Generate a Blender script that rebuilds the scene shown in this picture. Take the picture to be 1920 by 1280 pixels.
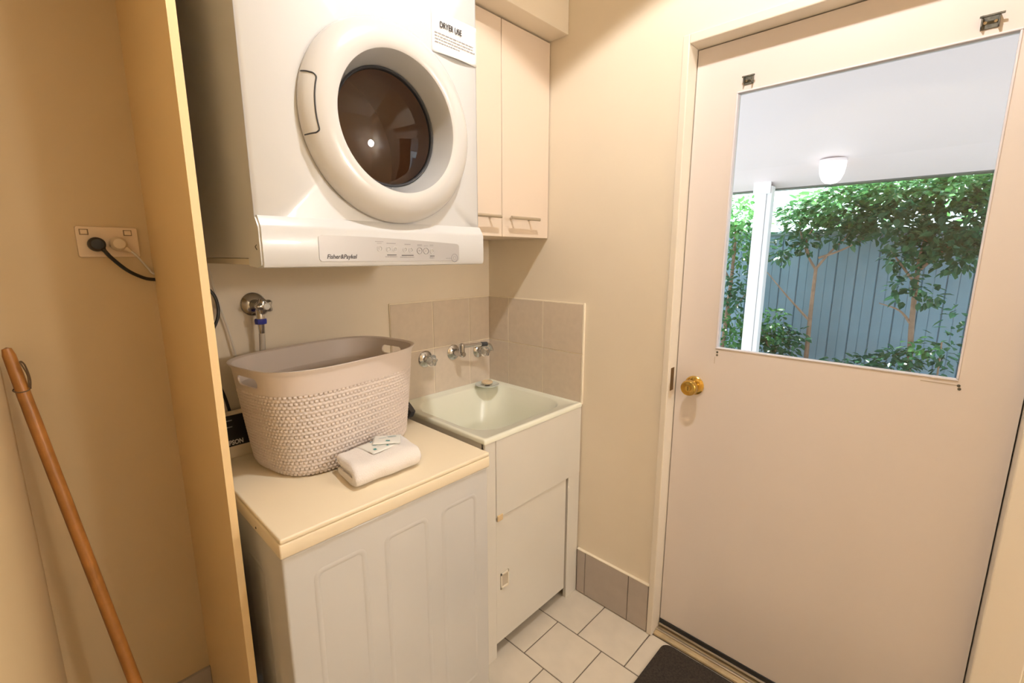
import bpy, bmesh, math, random
from mathutils import Vector, Matrix

# ------------------------------------------------------------------ reset
for o in list(bpy.data.objects):
    bpy.data.objects.remove(o, do_unlink=True)
SC = bpy.context.scene
COL = SC.collection
random.seed(7)
PI = math.pi

# ------------------------------------------------------------------ camera
cam_d = bpy.data.cameras.new('camera')
cam_d.sensor_width = 36.0
cam_d.lens = 861.3 / 1920 * 36.0
cam_d.clip_start = 0.02
cam_d.clip_end = 200
cam = bpy.data.objects.new('camera', cam_d)
COL.objects.link(cam)
cam.location = (-1.4724, -1.5455, 1.4246)
cam.rotation_euler = (PI / 2 - 0.1861, 0, -0.8108)
SC.camera = cam

# ------------------------------------------------------------------ world, sun, exposure
world = bpy.data.worlds.new('world')
SC.world = world
world.use_nodes = True
bg = world.node_tree.nodes['Background']
bg.inputs['Color'].default_value = (0.72, 0.89, 1.0, 1)
bg.inputs['Strength'].default_value = 3.2

sun_d = bpy.data.lights.new('sun', 'SUN')
sun_d.energy = 9.0
sun_d.angle = math.radians(0.6)
sun_d.color = (1.0, 0.98, 0.94)
sun = bpy.data.objects.new('sun', sun_d)
COL.objects.link(sun)
sun.rotation_euler = Vector((-0.55, -0.35, -1.0)).to_track_quat('-Z', 'Y').to_euler()

vs = SC.view_settings
vs.view_transform = 'Standard'
vs.look = 'None'
vs.exposure = 0.26
vs.gamma = 1.0
vs.use_curve_mapping = False

LAMP_POWER = 46.0
FILL_STRENGTH = 78.0
LAMP_COLOR = (1.0, 0.985, 0.965)
LAMP_POS = (-0.75, -1.22, 2.675)
FILL_POS = (-0.17, -3.0, 1.75)

# ------------------------------------------------------------------ materials
def lin(c):
    c = c / 255.0
    return c / 12.92 if c <= 0.04045 else ((c + 0.055) / 1.055) ** 2.4

def rgb(r, g, b):
    return (lin(r), lin(g), lin(b), 1)

MATS = {}
def mat(name, col, rough=0.5, metal=0.0, noise=0.0, nscale=8.0, bump=0.0, bscale=60.0,
        trans=0.0, coat=0.0, spec=0.5, sheen=0.0, sss=0.0, emit=None, emit_s=0.0):
    if name in MATS:
        return MATS[name]
    m = bpy.data.materials.new(name)
    m.use_nodes = True
    nt = m.node_tree
    p = nt.nodes['Principled BSDF']
    p.inputs['Base Color'].default_value = col
    p.inputs['Roughness'].default_value = rough
    p.inputs['Metallic'].default_value = metal
    p.inputs['Transmission Weight'].default_value = trans
    p.inputs['Coat Weight'].default_value = coat
    p.inputs['Specular IOR Level'].default_value = spec
    p.inputs['Sheen Weight'].default_value = sheen
    p.inputs['Subsurface Weight'].default_value = sss
    if emit:
        p.inputs['Emission Color'].default_value = emit
        p.inputs['Emission Strength'].default_value = emit_s
    tc = nt.nodes.new('ShaderNodeTexCoord')
    if noise > 0:
        n = nt.nodes.new('ShaderNodeTexNoise')
        n.inputs['Scale'].default_value = nscale
        n.inputs['Detail'].default_value = 5
        nt.links.new(tc.outputs['Object'], n.inputs['Vector'])
        r = nt.nodes.new('ShaderNodeMapRange')
        r.inputs['From Min'].default_value = 0.3
        r.inputs['From Max'].default_value = 0.7
        r.inputs['To Min'].default_value = 1 - noise
        r.inputs['To Max'].default_value = 1 + noise * 0.4
        nt.links.new(n.outputs['Fac'], r.inputs['Value'])
        mx = nt.nodes.new('ShaderNodeMix')
        mx.data_type = 'RGBA'
        mx.blend_type = 'MULTIPLY'
        mx.inputs['Factor'].default_value = 1.0
        mx.inputs[6].default_value = col
        nt.links.new(r.outputs['Result'], mx.inputs[7])
        nt.links.new(mx.outputs[2], p.inputs['Base Color'])
    if bump > 0:
        n2 = nt.nodes.new('ShaderNodeTexNoise')
        n2.inputs['Scale'].default_value = bscale
        n2.inputs['Detail'].default_value = 4
        nt.links.new(tc.outputs['Object'], n2.inputs['Vector'])
        b = nt.nodes.new('ShaderNodeBump')
        b.inputs['Strength'].default_value = bump
        b.inputs['Distance'].default_value = 0.002
        nt.links.new(n2.outputs['Fac'], b.inputs['Height'])
        nt.links.new(b.outputs['Normal'], p.inputs['Normal'])
    MATS[name] = m
    return m

def glass_mat(name, tint, ior=1.5, rough=0.0):
    m = bpy.data.materials.new(name)
    m.use_nodes = True
    nt = m.node_tree
    nt.nodes.clear()
    out = nt.nodes.new('ShaderNodeOutputMaterial')
    tr = nt.nodes.new('ShaderNodeBsdfTransparent')
    tr.inputs['Color'].default_value = tint
    gl = nt.nodes.new('ShaderNodeBsdfGlossy')
    gl.inputs['Roughness'].default_value = rough
    fr = nt.nodes.new('ShaderNodeFresnel')
    fr.inputs['IOR'].default_value = ior
    mx = nt.nodes.new('ShaderNodeMixShader')
    nt.links.new(fr.outputs[0], mx.inputs[0])
    nt.links.new(tr.outputs[0], mx.inputs[1])
    nt.links.new(gl.outputs[0], mx.inputs[2])
    nt.links.new(mx.outputs[0], out.inputs[0])
    MATS[name] = m
    return m

def leaf_mat(name, c1, c2):
    m = bpy.data.materials.new(name)
    m.use_nodes = True
    nt = m.node_tree
    p = nt.nodes['Principled BSDF']
    p.inputs['Roughness'].default_value = 0.24
    geo = nt.nodes.new('ShaderNodeNewGeometry')
    ramp = nt.nodes.new('ShaderNodeMix')
    ramp.data_type = 'RGBA'
    ramp.inputs[6].default_value = c1
    ramp.inputs[7].default_value = c2
    nt.links.new(geo.outputs['Random Per Island'], ramp.inputs['Factor'])
    nt.links.new(ramp.outputs[2], p.inputs['Base Color'])
    tl = nt.nodes.new('ShaderNodeBsdfTranslucent')
    nt.links.new(ramp.outputs[2], tl.inputs['Color'])
    ms = nt.nodes.new('ShaderNodeMixShader')
    ms.inputs[0].default_value = 0.35
    out = nt.nodes['Material Output']
    nt.links.new(p.outputs[0], ms.inputs[1])
    nt.links.new(tl.outputs[0], ms.inputs[2])
    nt.links.new(ms.outputs[0], out.inputs[0])
    MATS[name] = m
    return m

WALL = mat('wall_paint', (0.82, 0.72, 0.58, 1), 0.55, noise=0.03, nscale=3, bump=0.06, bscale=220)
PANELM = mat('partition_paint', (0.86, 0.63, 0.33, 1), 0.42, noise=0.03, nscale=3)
RECESS_SHADE = mat('recess_wall_shade', (0.66, 0.5, 0.285, 1), 0.5, noise=0.03, nscale=3)  # cream wall colour darkened and yellowed to carry the recess shade
CEIL = mat('ceiling_paint', (0.82, 0.76, 0.66, 1), 0.8)
DOORP = mat('door_paint', (0.77, 0.69, 0.645, 1), 0.35, noise=0.03, nscale=2.5, bump=0.04, bscale=90)
FRAMEP = mat('frame_paint', (0.8, 0.715, 0.6, 1), 0.35)
WHITE = mat('appliance_white', (0.62, 0.615, 0.615, 1), 0.28, coat=0.2)
WASHW = mat('washer_enamel', (0.6, 0.585, 0.565, 1), 0.3, coat=0.2, noise=0.02, nscale=4)
LIDM = mat('washer_lid_cream', (0.9, 0.775, 0.575, 1), 0.35, noise=0.02, nscale=5)
CABM = mat('cabinet_laminate', (0.73, 0.6, 0.48, 1), 0.4)
TUBM = mat('tub_plastic', (0.86, 0.85, 0.71, 1), 0.25, noise=0.02, nscale=5)
TUBCAB = mat('tub_cabinet_white', (0.72, 0.68, 0.61, 1), 0.38, noise=0.02, nscale=5)
TILE = mat('splash_tile', (0.68, 0.575, 0.465, 1), 0.32, noise=0.05, nscale=40, bump=0.03, bscale=40)
GROUTL = mat('pale_grout', (0.92, 0.82, 0.65, 1), 0.8)
FTILE = mat('floor_tile', (0.7, 0.62, 0.51, 1), 0.33, noise=0.06, nscale=14, bump=0.04, bscale=50)
GROUTD = mat('dark_grout', (0.20, 0.165, 0.13, 1), 0.9)
STILE = mat('skirting_tile', (0.47, 0.405, 0.355, 1), 0.35, noise=0.06, nscale=20)
CHROME = mat('chrome', (0.58, 0.58, 0.59, 1), 0.10, 1.0)
BRUSHED = mat('brushed_nickel', (0.62, 0.56, 0.47, 1), 0.35, 1.0)
BRASS = mat('brass', (0.62, 0.40, 0.10, 1), 0.2, 1.0)
BRASSD = mat('brass_dark', (0.22, 0.13, 0.04, 1), 0.4, 1.0)
CLEAR = mat('clear_acrylic', (0.95, 0.95, 0.93, 1), 0.05, trans=0.85)
BASKETM = mat('basket_plastic', (0.7, 0.61, 0.56, 1), 0.42)
TOWEL = mat('towel_terry', (0.88, 0.82, 0.78, 1), 0.95, sheen=0.3, bump=0.9, bscale=420)
PAPER = mat('paper_white', (0.88, 0.87, 0.85, 1), 0.6)
SACHET = mat('sachet_film', (0.82, 0.81, 0.76, 1), 0.25)
INK = mat('ink_dark', (0.05, 0.045, 0.05, 1), 0.6)
INKG = mat('ink_grey', (0.30, 0.28, 0.28, 1), 0.6)
INKB = mat('ink_blue', (0.05, 0.22, 0.3, 1), 0.5)
SILVER = mat('silver_strip', (0.46, 0.44, 0.43, 1), 0.35, 0.15)
BLACKP = mat('black_plastic', (0.012, 0.012, 0.012, 1), 0.35)
GREYP = mat('dark_grey_plastic', (0.05, 0.05, 0.055, 1), 0.35)
BLUEP = mat('blue_plastic', (0.03, 0.04, 0.35, 1), 0.35)
HOSEM = mat('grey_hose', (0.55, 0.50, 0.44, 1), 0.5)
CORDW = mat('white_cord', (0.72, 0.66, 0.58, 1), 0.5)
PLATEM = mat('outlet_plate', (0.80, 0.62, 0.42, 1), 0.35)
WOOD = mat('broom_wood', (0.42, 0.17, 0.035, 1), 0.4, noise=0.35, nscale=18)
MATM = mat('mat_pile', (0.045, 0.034, 0.026, 1), 1.0, noise=0.5, nscale=150, bump=1.0, bscale=300)
RUBBER = mat('black_rubber', (0.015, 0.015, 0.016, 1), 0.3)
SILL = mat('sill_tan', (0.50, 0.38, 0.22, 1), 0.5, noise=0.2, nscale=25)
SCREWM = mat('worn_bracket', (0.16, 0.15, 0.12, 1), 0.5, 0.5, noise=0.5, nscale=150)
GLASS = glass_mat('window_glass', (0.97, 0.985, 0.98, 1), 1.5)
DGLASS = glass_mat('dryer_glass', (0.80, 0.70, 0.63, 1), 1.5)
DRUM = mat('drum_steel', (0.8, 0.66, 0.57, 1), 0.4, 0.2)
HOLE = mat('drum_hole', (0.02, 0.015, 0.012, 1), 0.8)
SOAPM = mat('soap_cream', (0.78, 0.60, 0.38, 1), 0.5)
SOFFIT = mat('soffit_paint', (0.85, 0.73, 0.74, 1), 0.6)
POSTM = mat('post_paint', (0.85, 0.82, 0.83, 1), 0.5)
FENCE = mat('fence_green_grey', (0.165, 0.262, 0.33, 1), 0.45, noise=0.1, nscale=4)
RAILM = mat('fence_rail', (0.12, 0.19, 0.18, 1), 0.45)
GROUND = mat('paving', (0.55, 0.53, 0.50, 1), 0.9, noise=0.2, nscale=6)
SOIL = mat('soil', (0.10, 0.075, 0.05, 1), 1.0, noise=0.4, nscale=12)
BARK = mat('bark', (0.30, 0.19, 0.13, 1), 0.8, noise=0.3, nscale=20)
GUTTER = mat('gutter_shadow', (0.10, 0.11, 0.10, 1), 0.5)  # shadow line below the eave put into the gutter colour
FROST = mat('frosted_bowl', (0.95, 0.95, 0.95, 1), 0.4, emit=(1, 0.97, 0.93, 1), emit_s=1.2)
LENS = mat('lamp_lens', (0.95, 0.9, 0.8, 1), 0.4, emit=(1, 0.87, 0.70, 1), emit_s=3.0)
LEAF_D = leaf_mat('leaf_dark', (0.025, 0.10, 0.06, 1), (0.06, 0.19, 0.09, 1))
LEAF_M = leaf_mat('leaf_mid', (0.04, 0.16, 0.06, 1), (0.12, 0.32, 0.10, 1))
LEAF_B = leaf_mat('leaf_bright', (0.10, 0.34, 0.09, 1), (0.26, 0.55, 0.17, 1))

# ------------------------------------------------------------------ object helpers
ORG = {}
def link(o, parent=None):
    COL.objects.link(o)
    if parent is not None:
        o.parent = parent
    return o

def smooth(me, ang=40):
    for p in me.polygons:
        p.use_smooth = True
    try:
        me.set_sharp_from_angle(angle=math.radians(ang))
    except Exception:
        pass

def tag(o, label=None, cat=None, group=None, kind=None):
    if label: o['label'] = label
    if cat: o['category'] = cat
    if group: o['group'] = group
    if kind: o['kind'] = kind
    return o

def thing(name, loc, label, cat, group=None, kind=None):
    e = bpy.data.objects.new(name, None)
    e.empty_display_size = 0.05
    e.location = loc
    link(e)
    ORG[e] = Vector(loc)
    return tag(e, label, cat, group, kind)

def obj(name, bm, m, parent=None, sm=True, label=None, origin=None, ang=40):
    """bm holds WORLD coordinates; the object's origin goes to its base."""
    me = bpy.data.meshes.new(name)
    if isinstance(bm, bmesh.types.BMesh):
        bmesh.ops.recalc_face_normals(bm, faces=bm.faces)
        bm.to_mesh(me)
        bm.free()
    else:
        me = bm
        me.name = name
    if origin is None:
        vs_ = [v.co for v in me.vertices]
        lo = Vector([min(v[i] for v in vs_) for i in range(3)])
        hi = Vector([max(v[i] for v in vs_) for i in range(3)])
        origin = Vector(((lo.x + hi.x) / 2, (lo.y + hi.y) / 2, lo.z))
    origin = Vector(origin)
    me.transform(Matrix.Translation(-origin))
    if isinstance(m, (list, tuple)):
        for k in m: me.materials.append(k)
    elif not me.materials:
        me.materials.append(m)
    if sm: smooth(me, ang)
    o = bpy.data.objects.new(name, me)
    ORG[o] = origin
    o.location = origin - (ORG[parent] if parent is not None else Vector((0, 0, 0)))
    link(o, parent)
    if label: o['label'] = label
    return o

def inst(src, name, wloc, parent, rot=None, scale=None):
    """another object sharing src's mesh data"""
    o = bpy.data.objects.new(name, src.data)
    ORG[o] = Vector(wloc)
    o.location = Vector(wloc) - (ORG[parent] if parent is not None else Vector((0, 0, 0)))
    if rot is not None: o.rotation_euler = rot
    if scale is not None: o.scale = scale
    return link(o, parent)

def B():
    return bmesh.new()

def box(bm, x0, x1, y0, y1, z0, z1, bev=0.0, seg=2):
    t = bmesh.new()
    bmesh.ops.create_cube(t, size=1)
    for v in t.verts:
        v.co = Vector((x0 + (v.co.x + .5) * (x1 - x0), y0 + (v.co.y + .5) * (y1 - y0), z0 + (v.co.z + .5) * (z1 - z0)))
    if bev > 0:
        bmesh.ops.bevel(t, geom=list(t.edges), offset=bev, segments=seg, affect='EDGES', profile=0.5)
    me = bpy.data.meshes.new('t'); t.to_mesh(me); t.free()
    bm.from_mesh(me); bpy.data.meshes.remove(me)
    return bm

def frame_of(d):
    d = Vector(d).normalized()
    a = Vector((0, 0, 1)) if abs(d.z) < 0.95 else Vector((1, 0, 0))
    u = d.cross(a).normalized()
    v = d.cross(u).normalized()
    return d, u, v

def lathe(bm, o, axis, prof, n=32, closed=False):
    """prof = [(radius, distance along axis)]"""
    o = Vector(o); d, u, v = frame_of(axis)
    rings = []
    for r, h in prof:
        if r < 1e-6:
            rings.append([bm.verts.new(o + d * h)])
        else:
            rings.append([bm.verts.new(o + d * h + (u * math.cos(2 * PI * i / n) + v * math.sin(2 * PI * i / n)) * r) for i in range(n)])
    for a, b in zip(rings, rings[1:]):
        for i in range(n):
            j = (i + 1) % n
            if len(a) == 1 and len(b) == 1: continue
            if len(a) == 1: bm.faces.new((a[0], b[i], b[j]))
            elif len(b) == 1: bm.faces.new((a[i], b[0], a[j]))
            else: bm.faces.new((a[i], b[i], b[j], a[j]))
    return bm

def cyl(bm, p0, p1, r0, r1=None, n=20):
    p0 = Vector(p0); p1 = Vector(p1)
    L = (p1 - p0).length
    if r1 is None: r1 = r0
    return lathe(bm, p0, p1 - p0, [(0, 0), (r0, 0), (r1, L), (0, L)], n)

def spline(pts, sub=10):
    P = [Vector(p) for p in pts]
    P = [P[0] * 2 - P[1]] + P + [P[-1] * 2 - P[-2]]
    out = []
    for i in range(1, len(P) - 2):
        for k in range(sub):
            t = k / sub
            a, b, c, d = P[i - 1], P[i], P[i + 1], P[i + 2]
            out.append(0.5 * ((2 * b) + (c - a) * t + (2 * a - 5 * b + 4 * c - d) * t * t + (3 * b - a - 3 * c + d) * t ** 3))
    out.append(P[-2])
    return out

def tube(bm, pts, r, n=10, sub=10, cap=True, taper=None):
    C = spline(pts, sub) if sub > 1 else [Vector(p) for p in pts]
    rings = []
    d0, u, v = frame_of(C[1] - C[0])
    N = len(C)
    for i, c in enumerate(C):
        d = (C[min(i + 1, N - 1)] - C[max(i - 1, 0)]).normalized()
        u = (u - d * u.dot(d)).normalized()
        v = d.cross(u)
        rr = r if taper is None else r + (taper - r) * i / (N - 1)
        rings.append([bm.verts.new(c + (u * math.cos(2 * PI * k / n) + v * math.sin(2 * PI * k / n)) * rr) for k in range(n)])
    for a, b in zip(rings, rings[1:]):
        for k in range(n):
            bm.faces.new((a[k], a[(k + 1) % n], b[(k + 1) % n], b[k]))
    if cap:
        bm.faces.new(rings[0][::-1]); bm.faces.new(rings[-1])
    return bm

def rrect(w, h, r, n=6):
    """closed outline of a rounded rectangle centred on 0"""
    out = []
    for sx, sy, a0 in ((1, 1, 0), (-1, 1, PI / 2), (-1, -1, PI), (1, -1, 3 * PI / 2)):
        for k in range(n + 1):
            a = a0 + PI / 2 * k / n
            out.append((sx * (w / 2 - r) + r * math.cos(a), sy * (h / 2 - r) + r * math.sin(a)))
    return out

def prism(bm, outline, f0, f1):
    """outline 2-D; f0/f1 map a 2-D point to the two ends"""
    a = [bm.verts.new(f0(x, y)) for x, y in outline]
    b = [bm.verts.new(f1(x, y)) for x, y in outline]
    n = len(a)
    for i in range(n):
        bm.faces.new((a[i], a[(i + 1) % n], b[(i + 1) % n], b[i]))
    bm.faces.new(a[::-1]); bm.faces.new(b)
    return bm

def text_obj(name, s, size, m, parent, wloc, rot, align='LEFT', shear=0.0, bold=0.0, xs=1.0):
    cu = bpy.data.curves.new('t', 'FONT')
    cu.body = s; cu.size = size; cu.align_x = align; cu.shear = shear
    cu.offset = bold; cu.extrude = 0.0002; cu.resolution_u = 3
    o = bpy.data.objects.new('t', cu)
    COL.objects.link(o)
    dg = bpy.context.evaluated_depsgraph_get()
    me = bpy.data.meshes.new_from_object(o.evaluated_get(dg))
    bpy.data.objects.remove(o, do_unlink=True)
    me.materials.clear(); me.materials.append(m)
    r = bpy.data.objects.new(name, me)
    me.name = name
    ORG[r] = Vector(wloc)
    r.location = Vector(wloc) - (ORG[parent] if parent is not None else Vector((0, 0, 0)))
    r.rotation_euler = rot
    r.scale = (xs, 1, 1)
    return link(r, parent)

ROT_BACK = (PI / 2, 0, 0)      # writing that faces -Y

# ================================================================== THE SETTING
ZC = 2.71
YB = -3.4
# ---- back wall
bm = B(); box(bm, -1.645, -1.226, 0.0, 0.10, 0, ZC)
o = obj('wall_recess', bm, RECESS_SHADE, sm=False)
tag(o, 'cream wall of the narrow recess that holds the power outlet, shade put into its colour', 'wall', kind='structure')
bm = B(); box(bm, -1.226, 0.11, 0.0, 0.10, 0, ZC)
wall_back = obj('wall_back', bm, WALL, sm=False)
tag(wall_back, 'cream painted wall behind the dryer, washing machine and tub', 'wall', kind='structure')
# ---- wall with the door
OY0, OY1, OZ = -1.782, -0.8665, 2.071
bm = B()
box(bm, 0, 0.11, OY1, 0.0, 0, ZC)
box(bm, 0, 0.11, YB, OY0, 0, ZC)
box(bm, 0, 0.11, OY0, OY1, OZ, ZC)
wall_right = obj('wall_right', bm, WALL, sm=False)
tag(wall_right, 'cream painted wall that holds the white back door', 'wall', kind='structure')
# ---- left wall, wall behind, ceiling
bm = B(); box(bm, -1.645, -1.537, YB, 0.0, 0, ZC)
wall_left = obj('wall_left', bm, RECESS_SHADE, sm=False)  # same colour with the shade mixed in as the recess wall
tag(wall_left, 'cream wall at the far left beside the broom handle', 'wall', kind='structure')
bm = B(); box(bm, -1.645, 0.11, YB - 0.1, YB, 0, ZC)
wall_front = obj('wall_front', bm, WALL, sm=False)
tag(wall_front, 'cream wall behind the viewer', 'wall', kind='structure')
bm = B(); box(bm, -1.645, 0.11, YB - 0.1, 0.10, ZC, ZC + 0.08)
ceiling = obj('ceiling', bm, CEIL, sm=False)
tag(ceiling, 'off white flat ceiling above the laundry', 'ceiling', kind='structure')
# ---- bulkhead over cabinet
bm = B(); box(bm, -1.22, 0.0, -0.428, 0.0, 2.206, ZC, 0.002)
o = obj('wall_bulkhead', bm, WALL, sm=False)
tag(o, 'cream boxed bulkhead above the wall cabinet', 'bulkhead', kind='structure')
# ---- partition panel (with the cord notch at its back edge)
PX0, PX1, PY = -1.2335, -1.2185, -0.466
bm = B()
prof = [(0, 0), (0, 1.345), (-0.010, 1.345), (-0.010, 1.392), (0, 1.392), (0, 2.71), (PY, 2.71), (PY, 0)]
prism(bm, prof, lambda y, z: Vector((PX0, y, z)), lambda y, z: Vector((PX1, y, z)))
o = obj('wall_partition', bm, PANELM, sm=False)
tag(o, 'tall thin yellow-cream partition panel beside the washing machine', 'partition', kind='structure')

# ---- floor with staggered tiles
S = 0.2005
bm = B(); box(bm, -1.645, 0.11, YB, 0.0, -0.05, -0.0025)
floor = obj('floor', bm, GROUTD, sm=False)
tag(floor, 'pale square floor tiles in half bond with dark grout', 'floor', kind='structure')
tile_src = None
G = 0.0022
for c in range(8):
    y = -0.6805 + 4 * S if c % 2 == 0 else -0.5877 + 3 * S
    x1, x0 = -c * S, -(c + 1) * S
    x0 = max(x0, -1.537)
    while y > YB:
        ya, yb = min(y, 0.0), max(y - S, YB)
        y -= S
        if ya - yb < 0.02: continue
        full = abs((ya - yb) - S) < 1e-4 and abs(x1 - x0 - S) < 1e-4
        if full and tile_src is not None:
            inst(tile_src, 'tile', ((x0 + x1) / 2, (ya + yb) / 2, -0.006), floor)
        else:
            bm = B(); box(bm, x0 + G, x1 - G, yb + G, ya - G, -0.006, 0.0, 0.0012, 1)
            t = obj('tile', bm, FTILE, floor, sm=False)
            if full: tile_src = t

# ---- splashback tiles
ZT, ZG, ZB = 1.239, 1.041, 0.838
def wall_tiles(parent, spans, fmap, rows, m, grout, g=0.0017):
    for a, b in spans:
        for z0, z1 in rows:
            bm = B()
            p, q = fmap(a + g, -0.0085), fmap(b - g, 0.0)
            box(bm, min(p[0], q[0]), max(p[0], q[0]), min(p[1], q[1]), max(p[1], q[1]), z0 + g, z1 - g, 0.001, 1)
            obj('tile', bm, m, parent, sm=False)
    a, b = spans[0][0], spans[-1][1]
    z0 = min(r[0] for r in rows); z1 = max(r[1] for r in rows)
    p, q = fmap(a, -0.0062), fmap(b, 0.0)
    bm = B()
    box(bm, min(p[0], q[0]), max(p[0], q[0]), min(p[1], q[1]), max(p[1], q[1]), z0, z1 + 0.002)
    obj('grout', bm, grout, parent, sm=False)
rows = [(ZB, ZG), (ZG, ZT)]
wall_tiles(wall_back, [(0.0085, 0.1299), (0.1299, 0.3303), (0.3303, 0.531)], lambda s, d: (-s, d), rows, TILE, GROUTL)
wall_tiles(wall_right, [(0.0, 0.1305), (0.1305, 0.331), (0.331, 0.5315)], lambda s, d: (d, -s), rows, TILE, GROUTL)
# pale grout line closing the free end of the splashback
bm = B(); box(bm, -0.009, 0, -0.537, -0.5315, ZB, ZT + 0.003)
obj('grout_edge', bm, GROUTL, wall_right, sm=False)

# ---- skirting tiles
bm = B(); box(bm, -0.0085, 0, -0.866, -0.536, 0.001, 0.199)
bb = obj('baseboard_right', bm, GROUTD, sm=False)
tag(bb, 'grey tile skirting between the tub cabinet and the door frame', 'skirting', kind='structure')
bm = B(); box(bm, -0.0118, 0, -0.866, -0.537, 0.1992, 0.2025)
obj('grout_cap', bm, GROUTL, bb, sm=False)
for a, b in ((0.538, 0.5795), (0.5795, 0.781), (0.781, 0.8655)):
    bm = B(); box(bm, -0.0115, 0, -b + 0.0016, -a - 0.0016, 0.004, 0.199, 0.001, 1)
    obj('tile', bm, STILE, bb, sm=False)
bm = B(); box(bm, -1.536, PX0, -0.0085, 0, 0.001, 0.152)
bb = obj('baseboard_back', bm, GROUTD, sm=False)
tag(bb, 'grey tile skirting in the recess below the power outlet', 'skirting', kind='structure')
for a, b in ((-1.536, -1.43), (-1.43, PX0)):
    bm = B(); box(bm, a + 0.001, b - 0.001, -0.0115, 0, 0.004, 0.153, 0.001, 1)
    obj('tile', bm, STILE, bb, sm=False)

# ---- door frame
bm = B()
box(bm, -0.013, 0.10, -0.8895, -0.867, 0, 2.0705, 0.003)
box(bm, -0.013, 0.10, -1.78, -1.7005, 0, 2.0705, 0.003)
box(bm, -0.013, 0.10, -1.70, -0.8895, 2.0435, 2.0705, 0.003)
box(bm, 0.087, 0.10, -0.905, -0.8895, 0, 2.0435)
box(bm, 0.087, 0.10, -1.7005, -1.685, 0, 2.0435)
box(bm, 0.087, 0.10, -1.685, -0.905, 2.028, 2.0435)
trim = obj('trim_1', bm, FRAMEP, sm=False)
tag(trim, 'cream timber frame around the back door', 'door frame', kind='structure')
bm = B(); box(bm, 0.006, 0.030, -0.8905, -0.8893, 0.965, 1.045)
obj('strike_plate', bm, BRASSD, trim, sm=False)
bm = B(); box(bm, 0.0, 0.13, -1.70, -0.89, -0.001, 0.010, 0.003)
sill = obj('door_sill', bm, SILL, sm=False)
tag(sill, 'worn tan sill under the back door', 'door sill', kind='structure')
bm = B(); box(bm, 0.018, 0.03, -1.70, -0.89, 0.010, 0.017, 0.002)
obj('sill_bar', bm, BRUSHED, sill, sm=False)

# ---- the door
DX0, DX1 = 0.048, 0.085
DY0, DY1 = -1.6975, -0.8925
WY0, WY1, WZ0, WZ1 = -1.588, -1.016, 1.125, 1.896
door = thing('door_1', (DX0, (DY0 + DY1) / 2, 0.015), 'cream back door with a large clear window and brass knob', 'door', kind='structure')
bm = B()
box(bm, DX0, DX1, DY0, DY1, 0.016, WZ0)
box(bm, DX0, DX1, DY0, DY1, WZ1, 2.040)
box(bm, DX0, DX1, DY0, WY0, WZ0, WZ1)
box(bm, DX0, DX1, WY1, DY1, WZ0, WZ1)
bmesh.ops.remove_doubles(bm, verts=bm.verts, dist=1e-5)
obj('door_leaf', bm, DOORP, door, sm=False)
BEADM = mat('bead_lilac_white', (0.76, 0.72, 0.76, 1), 0.4)
for nm, bx in (('glazing_bead', (WY0, WY1, WZ0, WZ0 + 0.0045)), ('glazing_bead', (WY0, WY1, WZ1 - 0.0045, WZ1)),
               ('glazing_bead', (WY0, WY0 + 0.0045, WZ0 + 0.0045, WZ1 - 0.0045)), ('glazing_bead', (WY1 - 0.0045, WY1, WZ0 + 0.0045, WZ1 - 0.0045))):
    bm = B(); box(bm, DX0 - 0.003, DX0 + 0.014, bx[0], bx[1], bx[2], bx[3], 0.0015)
    obj(nm, bm, BEADM, door, sm=False)
bm = B(); box(bm, DX0 + 0.014, DX0 + 0.018, WY0 + 0.001, WY1 - 0.001, WZ0 + 0.001, WZ1 - 0.001)
obj('pane', bm, GLASS, door, sm=False)
bm = B(); box(bm, DX0 - 0.006, DX0 - 0.0002, DY0, DY1, 0.018, 0.046, 0.002)
obj('weather_strip', bm, RUBBER, door, sm=False)
bm = B(); box(bm, DX0 - 0.010, DX0 - 0.006, DY0, DY1, 0.022, 0.030, 0.001)
obj('strip_trim', bm, BRUSHED, door, sm=False)
# knob
KC = Vector((DX0, -0.957, 0.990))
bm = B()
lathe(bm, KC, (-1, 0, 0), [(0, 0.0002), (0.0315, 0.0002), (0.0325, 0.004), (0.029, 0.008), (0.022, 0.011), (0.015, 0.013), (0.0135, 0.025),
                           (0.022, 0.029), (0.026, 0.036), (0.0265, 0.048), (0.0245, 0.0555), (0.0235, 0.0565), (0.021, 0.0553), (0.0, 0.0553)], 36)
kn = obj('door_knob', bm, BRASS, door, label='round brass knob with a keyhole')
bm = B()
lathe(bm, KC, (-1, 0, 0), [(0.0, 0.0572), (0.0095, 0.0572), (0.010, 0.0553)], 24)
obj('key_cylinder', bm, BRASS, kn)
bm = B(); box(bm, KC.x - 0.0582, KC.x - 0.0570, KC.y - 0.0012, KC.y + 0.0012, KC.z - 0.007, KC.z + 0.007)
obj('keyhole', bm, BRASSD, kn, sm=False)
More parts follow.
